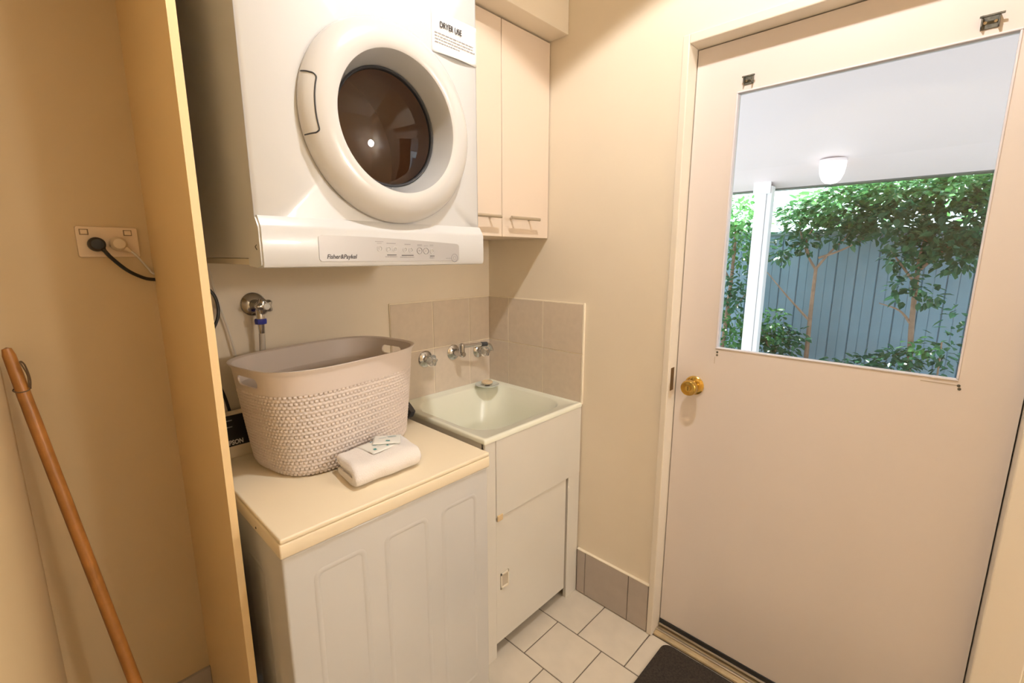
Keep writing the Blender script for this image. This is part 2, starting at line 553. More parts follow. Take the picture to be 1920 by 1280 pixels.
# old blind brackets and screw marks on the leaf
def bracket(y, z, w, h):
    bm = B()
    box(bm, DX0 - 0.0025, DX0 - 0.0003, y - w / 2, y + w / 2, z - h / 2, z + h / 2, 0.0006, 1)
    box(bm, DX0 - 0.014, DX0 - 0.002, y - w / 2, y - w / 2 + 0.003, z - h / 2, z + h / 2, 0.0006, 1)
    box(bm, DX0 - 0.014, DX0 - 0.002, y + w / 2 - 0.003, y + w / 2, z - h / 2 + 0.004, z + h / 2, 0.0006, 1)
    box(bm, DX0 - 0.016, DX0 - 0.012, y - w * 0.7, y + w * 0.6, z + h / 2 - 0.005, z + h / 2 - 0.001, 0.0006, 1)
    b = obj('blind_bracket', bm, SCREWM, door, sm=False)
    for s in (-0.28, 0.28):
        bm = B(); lathe(bm, (DX0 - 0.0024, y + s * w, z), (-1, 0, 0), [(0.0035, 0), (0.003, 0.0015), (0, 0.0018)], 10)
        obj('screw', bm, BRUSHED, b)
bracket(-1.047, 1.921, 0.026, 0.022)
bracket(-1.535, 1.921, 0.030, 0.026)
for y, z in ((-1.022, 1.114), (-1.022, 1.104), (-1.590, 1.114), (-1.592, 1.106)):
    bm = B(); lathe(bm, (DX0 - 0.0002, y, z), (-1, 0, 0), [(0.0035, 0), (0.0028, 0.0016), (0, 0.002)], 10)
    obj('screw', bm, SCREWM, door)
# scuffs in the paint by the lower window corners (dry wear, thin raised flakes)
SCUFF = mat('paint_scuff', (0.50, 0.41, 0.32, 1), 0.7)
for y0, y1, z0, z1 in ((-1.590, -1.52, 1.1135, 1.1155), (-1.0165, -1.0150, 1.075, 1.098)):
    bm = B(); box(bm, DX0 - 0.0006, DX0 - 0.0001, y0, y1, z0, z1)
    obj('paint_scuff', bm, SCUFF, door, sm=False)

# ================================================================== CEILING LAMP
def downlight(pos, power, label, blend, soft):
    t = thing('downlight', (pos[0], pos[1], ZC), label, 'lamp')
    bm = B()
    lathe(bm, (pos[0], pos[1], ZC), (0, 0, -1), [(0.045, 0.0005), (0.075, 0.0005), (0.073, 0.006), (0.05, 0.008), (0.045, 0.0005)], 36)
    obj('bezel', bm, WHITE, t)
    bm = B(); lathe(bm, (pos[0], pos[1], ZC), (0, 0, -1), [(0, 0.0012), (0.0445, 0.0012), (0.0445, 0.004), (0, 0.004)], 36)
    obj('lens', bm, LENS, t)
    ld = bpy.data.lights.new('bulb', 'SPOT')
    ld.energy = power; ld.color = LAMP_COLOR
    ld.spot_size = math.radians(125); ld.spot_blend = blend; ld.shadow_soft_size = soft
    b = bpy.data.objects.new('bulb', ld)
    COL.objects.link(b); b.parent = t
    b.location = Vector(pos) - Vector((pos[0], pos[1], ZC))
downlight(LAMP_POS, LAMP_POWER, 'round ceiling downlight above the front of the washing machine', 0.07, 0.035)
wl_ = thing('fill_light', (0, FILL_POS[1], FILL_POS[2]), 'round white globe added behind the viewer as fill light', 'lamp')  # added lamp out of view, fills the room with light from behind
bm = B(); lathe(bm, (0, FILL_POS[1], FILL_POS[2]), (-1, 0, 0), [(.05, .0003), (.05, .012), (.02, .018), (.016, .05), (.03, .058), (.03, .066), (0, .066)], 28)
obj('wall_plate', bm, CHROME, wl_)
bm = B(); bmesh.ops.create_uvsphere(bm, u_segments=32, v_segments=18, radius=.105, matrix=Matrix.Translation(FILL_POS))
obj('globe', bm, mat('fill_glow', (0.9, 0.88, 0.85, 1), 0.4, emit=(*LAMP_COLOR, 1), emit_s=FILL_STRENGTH), wl_)

# ================================================================== TUMBLE DRYER
DXL, DXR, DYF, DZ0, DZ1 = -1.140, -0.536, -0.524, 1.398, 2.196
DCX, DCZ = -0.816, 1.727
dr = thing('tumble_dryer', ((DXL + DXR) / 2, -0.27, DZ0), 'white front loading tumble dryer hung on the wall above the washing machine', 'dryer')
bm = B()   # sheet metal cabinet: open at the front
def quad(bm, *p): bm.faces.new([bm.verts.new(Vector(q)) for q in p])
x0, x1, yb, yf = DXL, DXR, -0.010, DYF + 0.006
quad(bm, (x0, yb, DZ0 + .02), (x0, yf, DZ0 + .02), (x0, yf, DZ1), (x0, yb, DZ1))
quad(bm, (x1, yb, DZ0 + .02), (x1, yf, DZ0 + .02), (x1, yf, DZ1), (x1, yb, DZ1))
quad(bm, (x0, yb, DZ1), (x1, yb, DZ1), (x1, yf, DZ1), (x0, yf, DZ1))
quad(bm, (x0, yb, DZ0 + .02), (x1, yb, DZ0 + .02), (x1, yf, DZ0 + .02), (x0, yf, DZ0 + .02))
quad(bm, (x0, yb, DZ0 + .02), (x1, yb, DZ0 + .02), (x1, yb, DZ1), (x0, yb, DZ1))
bmesh.ops.remove_doubles(bm, verts=bm.verts, dist=1e-5)
obj('cabinet', bm, WHITE, dr, sm=False)
# front panel with the round opening
bm = B()
N = 96
inn, mid, out_ = [], [], []
zc0, zc1 = 1.47, DZ1
for i in range(N):
    a = 2 * PI * i / N
    ca, sa = math.cos(a), math.sin(a)
    inn.append(bm.verts.new((DCX + .165 * ca, DYF, DCZ + .165 * sa)))
    k = 1e9
    for lim, c in (((DXR - .008) - DCX, ca), ((DXL + .008) - DCX, ca)):
        if c * lim > 0: k = min(k, lim / c)
    for lim, c in ((zc1 - .008 - DCZ, sa), (zc0 - DCZ, sa)):
        if c * lim > 0: k = min(k, lim / c)
    px, pz = DCX + k * ca, DCZ + k * sa
    mid.append(bm.verts.new((px, DYF, pz)))
    ex = min(max(DCX + (px - DCX) * 1.0 + (0.008 if px > DXR - .0081 else -0.008 if px < DXL + .0081 else 0), DXL), DXR)
    ez = pz + (0.008 if pz > zc1 - .0081 else 0)
    out_.append(bm.verts.new((ex, DYF + 0.008, ez)))
for i in range(N):
    j = (i + 1) % N
    bm.faces.new((inn[i], inn[j], mid[j], mid[i]))
    bm.faces.new((mid[i], mid[j], out_[j], out_[i]))
obj('front_panel', bm, WHITE, dr, ang=60)
# bottom fascia with the controls
FY = -0.5405
bm = B()
prof = [(-0.02, DZ0 + 0.002), (FY + 0.010, DZ0), (FY + 0.003, DZ0 + 0.002), (FY, DZ0 + 0.009), (FY, 1.480), (FY + 0.004, 1.487), (DYF - 0.001, 1.503), (DYF + 0.02, 1.505), (-0.02, 1.42)]
prof = [(FY + 0.012, DZ0), (FY + 0.003, DZ0 + 0.002), (FY, DZ0 + 0.009), (FY, 1.478), (FY + 0.0035, 1.486), (DYF - 0.001, 1.503), (DYF + 0.02, 1.505), (DYF + 0.06, DZ0 + 0.03), (DYF + 0.06, DZ0 + 0.004)]
prism(bm, prof, lambda y, z: Vector((DXL - 0.001, y, z)), lambda y, z: Vector((DXR + 0.003, y, z)))
bmesh.ops.bevel(bm, geom=[e for e in bm.edges if abs(e.verts[0].co.x - e.verts[1].co.x) < 1e-6 and e.verts[0].co.y < DYF], offset=0.004, segments=3, affect='EDGES')
fas = obj('control_fascia', bm, WHITE, dr, ang=35)
bm = B(); box(bm, DXL + 0.003, DXR - 0.003, DYF + 0.06, -0.015, DZ0 + 0.006, DZ0 + 0.019)
obj('base_pan', bm, mat('base_pan_grey', (0.66, 0.60, 0.50, 1), 0.5), dr, sm=False)
# silver strip
bm = B()
sx0, sx1 = -1.024, -0.630
ol = []
for x, z in [(sx0 + .004, 1.411), (sx1 - .004, 1.409), (sx1, 1.413), (sx1, 1.449), (sx1 - .004, 1.453)]: ol.append((x, z))
for k in range(9):
    t = k / 8; ol.append((sx1 - .01 + (sx0 + .014 - sx1 + .004) * t, 1.4545 + 0.013 * math.sin(PI / 2 * t)))
ol.append((sx0, 1.463)); ol.append((sx0, 1.415))
prism(bm, ol, lambda x, z: Vector((x, FY - 0.0002, z)), lambda x, z: Vector((x, FY - 0.0012, z)))
st = obj('control_strip', bm, SILVER, fas, sm=False, label='silver grey control strip')
SY = FY - 0.0014
def dash_part(name, rects, m, parent, y):
    bm = B()
    for x0, x1, z0, z1 in rects: box(bm, x0, x1, y - 0.0003, y + 0.0003, z0, z1)
    o = obj(name, bm, m, parent, sm=False); o['kind'] = 'stuff'; return o
text_obj('maker_name', 'Fisher&Paykel', 0.0135, INK, fas, (-1.008, SY, 1.4165), ROT_BACK, shear=0.25, bold=0.00025, xs=0.93)
def words(x0, x1, z, h, seed, frac=0.75):
    rnd = random.Random(seed); out = []; x = x0
    while x < x1 - 0.002:
        w = rnd.uniform(0.003, 0.008)
        out.append((x, min(x + w, x1), z, z + h)); x += w + 0.0014
    return out
def px2(px): return -1.0235 + (px - 596) / (860 - 596) * (0.3935) if False else px
pr = []
pr += [(-.888, -.866, 1.4555, 1.4568), (-.883, -.871, 1.4515, 1.4527)]
pr += [(-.857, -.832, 1.4515, 1.4532), (-.806, -.789, 1.4500, 1.4517)]
pr += [(-.768, -.754, 1.4500, 1.4512), (-.768, -.754, 1.4475, 1.4485), (-.748, -.735, 1.4472, 1.4483), (-.729, -.718, 1.4500, 1.4510), (-.729, -.718, 1.4475, 1.4485)]
pr += words(-.862, -.828, 1.4195, 0.0018, 3) + words(-.820, -.779, 1.4185, 0.0018, 4) + words(-.730, -.714, 1.4165, 0.0014, 5)
pr += words(-.676, -.656, 1.4150, 0.0014, 6)
dash_part('printed_words', pr, INKG, fas, SY)
dash_part('printed_bars', [(-.857, -.831, 1.4238, 1.4256), (-.816, -.781, 1.4228, 1.4246), (-.729, -.715, 1.4210, 1.4226)], INK, fas, SY)
def button(x, z, r, m, dot):
    bm = B(); lathe(bm, (x, FY - 0.0010, z), (0, -1, 0), [(r - 0.0011, 0), (r - 0.0009, 0.0014), (r, 0.0014), (r, 0)], 24)
    b = obj('button', bm, m, fas)
    bm = B()
    if dot == 'play':
        box(bm, x - .0022, x + .0022, SY - .0004, SY + .0002, z - .0012, z + .0012)
    elif dot == 'bar':
        box(bm, x - .0006, x + .0006, SY - .0004, SY + .0002, z - .0025, z + .0025)
    else:
        box(bm, x - .0018, x + .0018, SY - .0004, SY + .0002, z - .0009, z + .0009)
        box(bm, x - .0008, x + .0008, SY - .0004, SY + .0002, z - .002, z + .002)
    obj('button_icon', bm, m, b, sm=False)
LGREY = mat('button_pale', (0.58, 0.56, 0.55, 1), 0.4)
for x, z, r, m, d in ((-.877, 1.4395, .0068, LGREY, 'x'), (-.853, 1.4385, .0062, LGREY, 'x'), (-.835, 1.4380, .0062, LGREY, 'm'), (-.806, 1.4372, .0062, LGREY, 'x'),
                      (-.789, 1.4368, .0062, LGREY, 'm'), (-.762, 1.4355, .0082, INKG, 'play'), (-.742, 1.4348, .0082, INKG, 'bar'), (-.7235, 1.4345, .0058, LGREY, 'x')):
    button(x, z, r, m, d)
EX, EZ = -.6465, 1.4165
bm = B()
lathe(bm, (EX, SY + 0.0004, EZ), (0, -1, 0), [(.0098, 0), (.0098, .0006), (.0112, .0006), (.0112, 0)], 30)
lathe(bm, (EX, SY + 0.0004, EZ), (0, -1, 0), [(.0042, 0), (.0042, .0006), (.0050, .0006), (.0050, 0)], 20)
obj('round_emblem', bm, INKG, fas)
# porthole door: ring, handle, bowl, seal, glass
RING = mat('dryer_ring_white', (0.63, 0.61, 0.59, 1), 0.22, coat=0.35)
bm = B()
lathe(bm, (DCX, DYF, DCZ), (0, -1, 0), [(.2225, -0.001), (.2255, 0.006), (.2245, 0.014), (.2185, 0.024), (.207, 0.034), (.192, 0.041), (.176, 0.0445), (.162, 0.0435), (.1555, 0.040)], 96)
rg = obj('door_ring', bm, RING, dr, ang=60)
bm = B()
lathe(bm, (DCX, DYF, DCZ), (0, -1, 0), [(.1556, 0.0402), (.1535, 0.036), (.1475, 0.016), (.1385, -0.010), (.1355, -0.026)], 96)
obj('door_bowl', bm, mat('bowl_grey', (0.5, 0.495, 0.49, 1), 0.22, coat=0.4), rg, ang=60, label='grey-white concave bowl inside the ring')
bm = B()
lathe(bm, (DCX, DYF, DCZ), (0, -1, 0), [(.1375, -0.026), (.1355, -0.0185), (.1330, -0.0165), (.1305, -0.0185), (.129, -0.028)], 72)
obj('glass_seal', bm, GREYP, rg, ang=60, label='dark seal around the glass')
bm = B()
lathe(bm, (DCX, DYF, DCZ), (0, -1, 0), [(.1315, -0.0225), (.115, -0.0172), (.09, -0.0112), (.06, -0.0062), (.03, -0.0029), (0, -0.0018)], 72)
obj('porthole_glass', bm, DGLASS, rg, ang=80, label='brown tinted convex glass')
bm = B()   # dark line round the pull handle on the ring's left side
hp = []
def ringpt(r, ang_):
    # height of ring profile at r
    prf = [(.2255, 0.006), (.2245, 0.014), (.2185, 0.024), (.207, 0.034), (.192, 0.041), (.176, 0.0445)]
    h = 0.03
    for (ra, ha), (rb, hb) in zip(prf, prf[1:]):
        if rb <= r <= ra: h = ha + (hb - ha) * (ra - r) / (ra - rb)
    return Vector((DCX + r * math.cos(ang_), DYF - h - 0.0004, DCZ + r * math.sin(ang_)))
A0, A1 = math.radians(163.5), math.radians(195)
for r in (.2248, .222, .218, .213, .209): hp.append(ringpt(r, A0))
hp.append(ringpt(.2045, A0 + .012))
for k in range(9):
    hp.append(ringpt(.202 + 0.000 * k, A0 + 0.03 + (A1 - A0 - 0.06) * k / 8))
hp.append(ringpt(.2045, A1 - .012))
for r in (.209, .213, .218, .222, .2248): hp.append(ringpt(r, A1))
tube(bm, hp, 0.0016, 6, 3)
obj('handle_gap', bm, GREYP, rg, label='thin dark gap around the pull handle')
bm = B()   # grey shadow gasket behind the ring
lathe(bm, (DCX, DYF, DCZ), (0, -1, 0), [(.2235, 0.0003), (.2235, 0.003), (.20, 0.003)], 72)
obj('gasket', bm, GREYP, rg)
bm = B()
lathe(bm, (DCX, DYF, DCZ), (0, 1, 0), [(.15, 0.03), (.165, 0.0), (.165, 0.06), (.25, 0.065), (.25, 0.40), (0.10, 0.41), (.09, 0.395), (0, 0.39)], 64)
drum = obj('drum', bm, DRUM, dr, ang=30)
bm = B()
for i in range(6):
    for k in range(14):
        a = PI * 0.55 + (k + (i % 2) * .5) * 0.075
        yy = DYF + 0.12 + i * 0.045
        c = Vector((DCX + .249 * math.cos(a), yy, DCZ + .249 * math.sin(a)))
        lathe(bm, c, (-math.cos(a), 0, -math.sin(a)), [(.006, 0), (.006, 0.0016), (0, 0.0016)], 8)
o = obj('perforations', bm, HOLE, drum, sm=False); o['kind'] = 'stuff'
bm = B()
lathe(bm, (DCX + 0.01, DYF + 0.388, DCZ), (0, -1, 0), [(.014, 0), (.012, 0.006), (0, 0.008)], 16)
obj('drum_hub', bm, CHROME, drum)
bm = B(); tube(bm, [(DXL - .0005, DYF + .004, 1.445), (DXL - .0012, DYF + .012, 1.441), (DXL - .0012, DYF + .004, 1.435)], 0.001, 5, 4)
obj('clip', bm, GREYP, dr)

# notice taped to the dryer
NX0, NX1, NZ0, NZ1 = -0.690, -0.5405, 1.929, 2.026
nt_ = thing('paper_notice', ((NX0 + NX1) / 2, DYF, NZ0), 'white paper notice about dryer use stuck to the dryer front', 'notice')
bm = B()
R_ = 10
def lift(x, z):
    t = max(0.0, (NZ0 + 0.03 - z) / 0.03); u_ = (x - NX0) / (NX1 - NX0)
    return DYF - 0.0012 - 0.007 * t * t * math.sin(PI * min(1, u_ * 1.0)) 
vv = [[bm.verts.new((NX0 + (NX1 - NX0) * i / R_, lift(NX0 + (NX1 - NX0) * i / R_, NZ0 + (NZ1 - NZ0) * j / R_), NZ0 + (NZ1 - NZ0) * j / R_)) for j in range(R_ + 1)] for i in range(R_ + 1)]
for i in range(R_):
    for j in range(R_): bm.faces.new((vv[i][j], vv[i + 1][j], vv[i + 1][j + 1], vv[i][j + 1]))
sh = obj('sheet', bm, PAPER, nt_)
md = sh.modifiers.new('thickness', 'SOLIDIFY'); md.thickness = 0.0004
text_obj('heading', 'DRYER USE', 0.0195, INK, nt_, (-0.6655, DYF - 0.0034, 1.9905), ROT_BACK, bold=0.00045, xs=0.74)
rd = random.Random(5); ws = []
for li, (xa, xb) in enumerate(((-.682, -.553), (-.682, -.553), (-.682, -.548), (-.682, -.600))):
    x = xa
    while x < xb:
        w = rd.uniform(.004, .012); ws.append((x, min(x + w, xb), 1.9745 - li * .0072, 1.9762 - li * .0072)); x += w + .0018
dash_part('small_print', ws, mat('ink_faint', (0.25, 0.22, 0.23, 1), 0.6), nt_, DYF - 0.0028)

# ================================================================== WALL CABINET
cb = thing('wall_cabinet', (-.262, -.17, 1.490), 'cream two door wall cabinet in the corner beside the dryer', 'cabinet')
bm = B(); box(bm, -.524, -.002, -.328, -.001, 1.490, 2.2045, 0.001, 1)
obj('body', bm, CABM, cb, sm=False)
for xa, xb, hx0, hx1 in ((-.2610, -.0035, -.2475, -.093), (-.5225, -.2635, -.455, -.299)):
    bm = B(); box(bm, xa, xb, -.3465, -.3285, 1.490, 2.200, 0.0012, 1)
    d = obj('cabinet_door', bm, CABM, cb, sm=False)
    bm = B()
    cyl(bm, (hx0, -.380, 1.556), (hx1, -.380, 1.556), .0058, n=16)
    for hx in (hx0 + .028, hx1 - .028): cyl(bm, (hx, -.380, 1.556), (hx, -.3464, 1.556), .0042, n=12)
    obj('handle', bm, BRUSHED, d, label='brushed metal bar handle')

# ================================================================== LAUNDRY TUB
TW, TD, TZ = 0.5365, 0.5375, 0.8455
tub = thing('laundry_tub', (-TW / 2, -TD / 2, 0), 'laundry tub with pale green-cream basin on a white cabinet', 'laundry tub')
# basin: rim + bowl
bm = B()
def ring_at(cx, cy, w, h, r, z, n=8):
    return [bm.verts.new((cx + x, cy + y, z)) for x, y in rrect(w, h, r, n)]
cx, cy = -TW / 2, -TD / 2
bx, by = -0.262, -0.272
rings = [ring_at(cx, cy, TW - .002, TD - .002, .006, TZ - .016), ring_at(cx, cy, TW - .001, TD - .001, .008, TZ - .004), ring_at(cx, cy, TW - .008, TD - .008, .008, TZ),
         ring_at(cx, cy, TW - .03, TD - .03, .012, TZ), ring_at(cx, cy, TW - .036, TD - .036, .012, TZ - .003),
         ring_at(bx, by, .478, .440, .11, TZ - .0035), ring_at(bx, by, .464, .426, .11, TZ - .010),
         ring_at(bx, by, .43, .39, .13, TZ - .08), ring_at(bx, by, .385, .345, .14, TZ - .17), ring_at(bx, by, .33, .29, .13, TZ - .235), ring_at(bx, by, .25, .21, .10, TZ - .270), ring_at(bx, by, .06, .06, .03, TZ - .28)]
for a, b in zip(rings, rings[1:]):
    for i in range(len(a)): bm.faces.new((a[i], a[(i + 1) % len(a)], b[(i + 1) % len(b)], b[i]))
bm.faces.new(rings[-1])
bas = obj('basin', bm, TUBM, tub, ang=75)
bm = B(); lathe(bm, (bx, by, TZ - .279), (0, 0, 1), [(.034, 0), (.034, .003), (.026, .003), (.022, .0005), (0, .0005)], 24)
obj('drain', bm, CHROME, bas)
# cabinet
CF = -TD + 0.004
bm = B()
box(bm, -TW + .004, -TW + .052, CF, CF + .018, 0.0, TZ - .015, .002, 1); box(bm, -TW + .004, -TW + .014, CF + .010, -.004, 0.0, TZ - .016)
obj('side_panel', bm, TUBCAB, tub, sm=False)
bm = B(); box(bm, -.078, -.004, CF, CF + .018, 0.0, TZ - .015, .002, 1); box(bm, -.012, -.004, CF + .010, -.004, 0.0, TZ - .016)
obj('side_panel', bm, TUBCAB, tub, sm=False)
bm = B(); box(bm, -TW + .053, -.0045, CF - .0015, CF + .016, .548, TZ - .0155, .002, 1)
fasc = obj('fascia', bm, TUBCAB, tub, sm=False)
bm = B(); box(bm, -TW + .054, -TW + .079, CF - .006, CF - .0015, .538, .560, .001, 1)
obj('hinge_tag', bm, mat('tag_beige', (0.70, 0.52, 0.30, 1), 0.5), fasc, sm=False)
bm = B(); box(bm, -TW + .0535, -.088, CF + .004, CF + .018, .052, .5465, .002, 1)
dd_ = obj('cabinet_door', bm, TUBCAB, tub, sm=False)
bm = B()   # recessed finger pull
hx, hz, hw, hh = -.443, .296, .040, .062
hy = CF + .004
for a, b in (((hx - hw / 2, hx + hw / 2), (hz - hh / 2, hz - hh / 2 + .008)), ((hx - hw / 2, hx + hw / 2), (hz + hh / 2 - .008, hz + hh / 2)),
             ((hx - hw / 2, hx - hw / 2 + .006), (hz - hh / 2, hz + hh / 2)), ((hx + hw / 2 - .006, hx + hw / 2), (hz - hh / 2, hz + hh / 2))):
    box(bm, a[0], a[1], hy - .005, hy - .0002, b[0], b[1], .001, 1)
obj('finger_pull', bm, mat('pull_cream', (0.82, 0.74, 0.60, 1), 0.4), dd_, sm=False, label='small cream finger pull')
bm = B(); box(bm, hx - hw / 2 + .005, hx + hw / 2 - .005, hy - .0012, hy - .0002, hz - hh / 2 + .007, hz + hh / 2 - .007)
obj('pull_recess', bm, mat('pull_shadow', (0.55, 0.47, 0.36, 1), 0.5), dd_, sm=False)
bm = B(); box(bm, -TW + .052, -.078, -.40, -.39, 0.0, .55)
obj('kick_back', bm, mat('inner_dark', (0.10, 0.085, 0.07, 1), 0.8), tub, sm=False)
# soap dish in the tub corner
sd = thing('soap_dish', (-.105, -.092, TZ - .003), 'small clear dish holding a round cream disc at the back corner of the tub', 'soap dish')
bm = B()
lathe(bm, (-.105, -.092, TZ - .0025), (0, 0, 1), [(0, 0.004), (.03, 0.004), (.050, .009), (.054, .012), (.053, .0135), (.049, .011), (.030, .0065), (0, .0065)], 32)
obj('dish', bm, mat('dish_clear', (0.80, 0.84, 0.76, 1), 0.12, trans=0.15), sd)
bm = B()
lathe(bm, (-.105, -.092, TZ + .003), (0, 0, 1), [(.016, -.004), (.016, .0), (.008, .004), (.008, .012)], 16)
obj('dish_stem', bm, CHROME, sd)
bm = B()
lathe(bm, (-.105, -.092, TZ + .014), (0, 0, 1), [(0, 0), (.022, 0), (.0255, .003), (.0255, .008), (.022, .0105), (.008, .0105), (.007, .009), (0, .009)], 28)
obj('cream_disc', bm, SOAPM, sd)

# ---- wall taps
def lobed(bm, c, axis, r, depth, lobes=6, amp=0.18, n=48):
    d, u, v = frame_of(axis); c = Vector(c)
    prev = None
    levels = [(0.55, 0), (0.95, depth * .15), (1.0, depth * .5), (0.95, depth * .85), (0.6, depth)]
    rs = []
    for k, h in levels:
        rs.append([bm.verts.new(c + d * h + (u * math.cos(2 * PI * i / n) + v * math.sin(2 * PI * i / n)) * r * k * (1 + amp * math.cos(lobes * 2 * PI * i / n))) for i in range(n)])
    for a, b in zip(rs, rs[1:]):
        for i in range(n): bm.faces.new((a[i], a[(i + 1) % n], b[(i + 1) % n], b[i]))
    bm.faces.new(rs[0][::-1]); bm.faces.new(rs[-1])
def tap(x, z, label):
    t = thing('tap', (x, -0.0085, z), label, 'tap', 'tub taps')
    bm = B(); lathe(bm, (x, -.0088, z), (0, -1, 0), [(.0345, 0), (.0345, .003), (.027, .010), (.015, .013), (.0125, .026), (.009, .032), (.0, .032)], 32)
    obj('flange', bm, CHROME, t)
    bm = B(); lobed(bm, (x, -.037, z), (0, -1, 0), .0225, .030, 6, .12)
    h = obj('tap_handle', bm, CLEAR, t, ang=60, label='clear fluted handle')
    bm = B(); lathe(bm, (x, -.0674, z), (0, -1, 0), [(.0085, 0), (.008, .002), (0, .0026)], 20)
    obj('tap_button', bm, CHROME, h)
tap(-.376, 1.002, 'left wall tap with clear fluted handle, nearest the basket')
tap(-.078, .996, 'right wall tap with clear fluted handle, in the tile corner')
sp = thing('spout', (-.228, -.0085, 1.008), 'chrome swivel spout swung along the wall between the two tub taps', 'spout')
bm = B(); lathe(bm, (-.228, -.0088, 1.008), (0, -1, 0), [(.0335, 0), (.0335, .003), (.025, .010), (.014, .013), (.0120, .040), (.013, .050), (.013, .068), (.010, .073), (0, .073)], 32)
obj('flange', bm, CHROME, sp)
bm = B(); cyl(bm, (-.228, -.068, 1.000), (-.228, -.068, 1.046), .0125, n=24); lathe(bm, (-.228, -.068, 1.046), (0, 0, 1), [(.0125, 0), (.011, .005), (.006, .009), (0, .010)], 24)
obj('elbow', bm, CHROME, sp)
bm = B(); tube(bm, [(-.228, -.068, 1.041), (-.19, -.074, 1.041), (-.14, -.082, 1.040), (-.105, -.0875, 1.038), (-.085, -.0905, 1.030), (-.076, -.092, 1.012), (-.075, -.092, 1.004)], .0078, 14, 6)
obj('spout_pipe', bm, CHROME, sp)
bm = B(); cyl(bm, (-.130, -.0835, 1.0398), (-.102, -.0880, 1.0376), .0100, n=18)
obj('rubber_band', bm, GREYP, sp, label='dark sleeve on the spout')

# ---- washing machine tap and hose
wt = thing('washer_tap', (-1.000, 0, 1.276), 'chrome washing machine tap with lobed handle on the wall above the basket', 'tap')
bm = B(); lathe(bm, (-1.0, -.0003, 1.276), (0, -1, 0), [(.036, 0), (.036, .003), (.029, .011), (.016, .015), (.014, .050), (.016, .053), (.016, .066), (.010, .070), (0, .070)], 32)
obj('flange', bm, CHROME, wt)
bm = B(); tube(bm, [(-1.0, -.050, 1.276), (-1.0, -.052, 1.262), (-1.0, -.053, 1.246), (-1.0, -.053, 1.236)], .0115, 16, 6)
obj('outlet', bm, CHROME, wt)
bm = B(); lobed(bm, (-.997, -.066, 1.2765), (.25, -1, -.05), .0225, .022, 5, .16)
h = obj('tap_handle', bm, CHROME, wt, ang=60, label='chrome lobed handle')
bm = B(); lathe(bm, (-.9915, -.0880, 1.2754), (.25, -1, -.05), [(.0105, 0), (.0095, .003), (0, .0035)], 20)
obj('indicator', bm, mat('indicator_white', (0.8, 0.78, 0.75, 1), 0.3), h)
hs = thing('inlet_hose', (-1.0, -.053, 0.95), 'pale grey inlet hose hanging from the washing machine tap by a blue nut', 'hose')
bm = B(); lathe(bm, (-1.0, -.053, 1.237), (0, 0, -1), [(.010, 0), (.0165, .001), (.0175, .006), (.0165, .016), (.010, .018)], 8)
obj('blue_nut', bm, BLUEP, hs, sm=False, label='blue plastic nut')
bm = B(); cyl(bm, (-1.0, -.053, 1.2195), (-1.0, -.053, 1.192), .0098, .0085, 16)
obj('ferrule', bm, CHROME, hs)
bm = B(); tube(bm, [(-1.0, -.053, 1.196), (-1.001, -.050, 1.16), (-1.003, -.046, 1.10), (-1.002, -.040, 1.02), (-1.0, -.034, .975)], .0085, 12, 8)
obj('hose', bm, HOSEM, hs)

# ================================================================== WASHING MACHINE
WXL, WXR, WYF, WZL = -1.186, -0.587, -0.6125, 0.848
wm = thing('washing_machine', ((WXL + WXR) / 2, -.31, 0), 'white top loading washing machine with cream lid under the laundry basket', 'washing machine')
bm = B(); box(bm, WXL + .004, WXR - .004, WYF + .006, -.02, .018, .8005, .006, 3)
bod = obj('body', bm, WASHW, wm, ang=50)
def emboss(parent, fn, u0, u1, z0, z1, m, d=.0013):
    bm = B(); r = .022
    lev = [(0, 0.0), (.004, 1.0), (.009, 1.0), (.013, 0.0)]
    rs = []
    for ins, h in lev:
        o_ = rrect(u1 - u0 - 2 * ins, z1 - z0 - 2 * ins, r - ins * .8, 6)
        rs.append([bm.verts.new(fn((u0 + u1) / 2 + x, (z0 + z1) / 2 + y, h * d)) for x, y in o_])
    for a, b in zip(rs, rs[1:]):
        for i in range(len(a)): bm.faces.new((a[i], a[(i + 1) % len(a)], b[(i + 1) % len(b)], b[i]))
    return obj('pressed_panel', bm, m, parent, ang=70)
for u0, u1 in ((-1.121, -.993), (-.945, -.811), (-.768, -.636)):
    emboss(bod, lambda u, z, h: Vector((u, WYF + .0058 - h, z)), u0, u1, .10, .738, WASHW)
for u0, u1 in ((-.49, -.36), (-.31, -.18)):
    emboss(bod, lambda u, z, h: Vector((WXL + .0038 - h, u, z)), u0, u1, .10, .715, WASHW)
bm = B(); box(bm, WXL, WXR, WYF, -.012, .8015, .836, .004, 2)
top = obj('top_deck', bm, LIDM, wm, ang=50, label='cream top deck')
bm = B(); box(bm, WXL + .002, WXR - .002, WYF - .0005, -.105, .8361, .848, .004, 3)
obj('lid', bm, LIDM, wm, ang=50, label='flat cream lid')
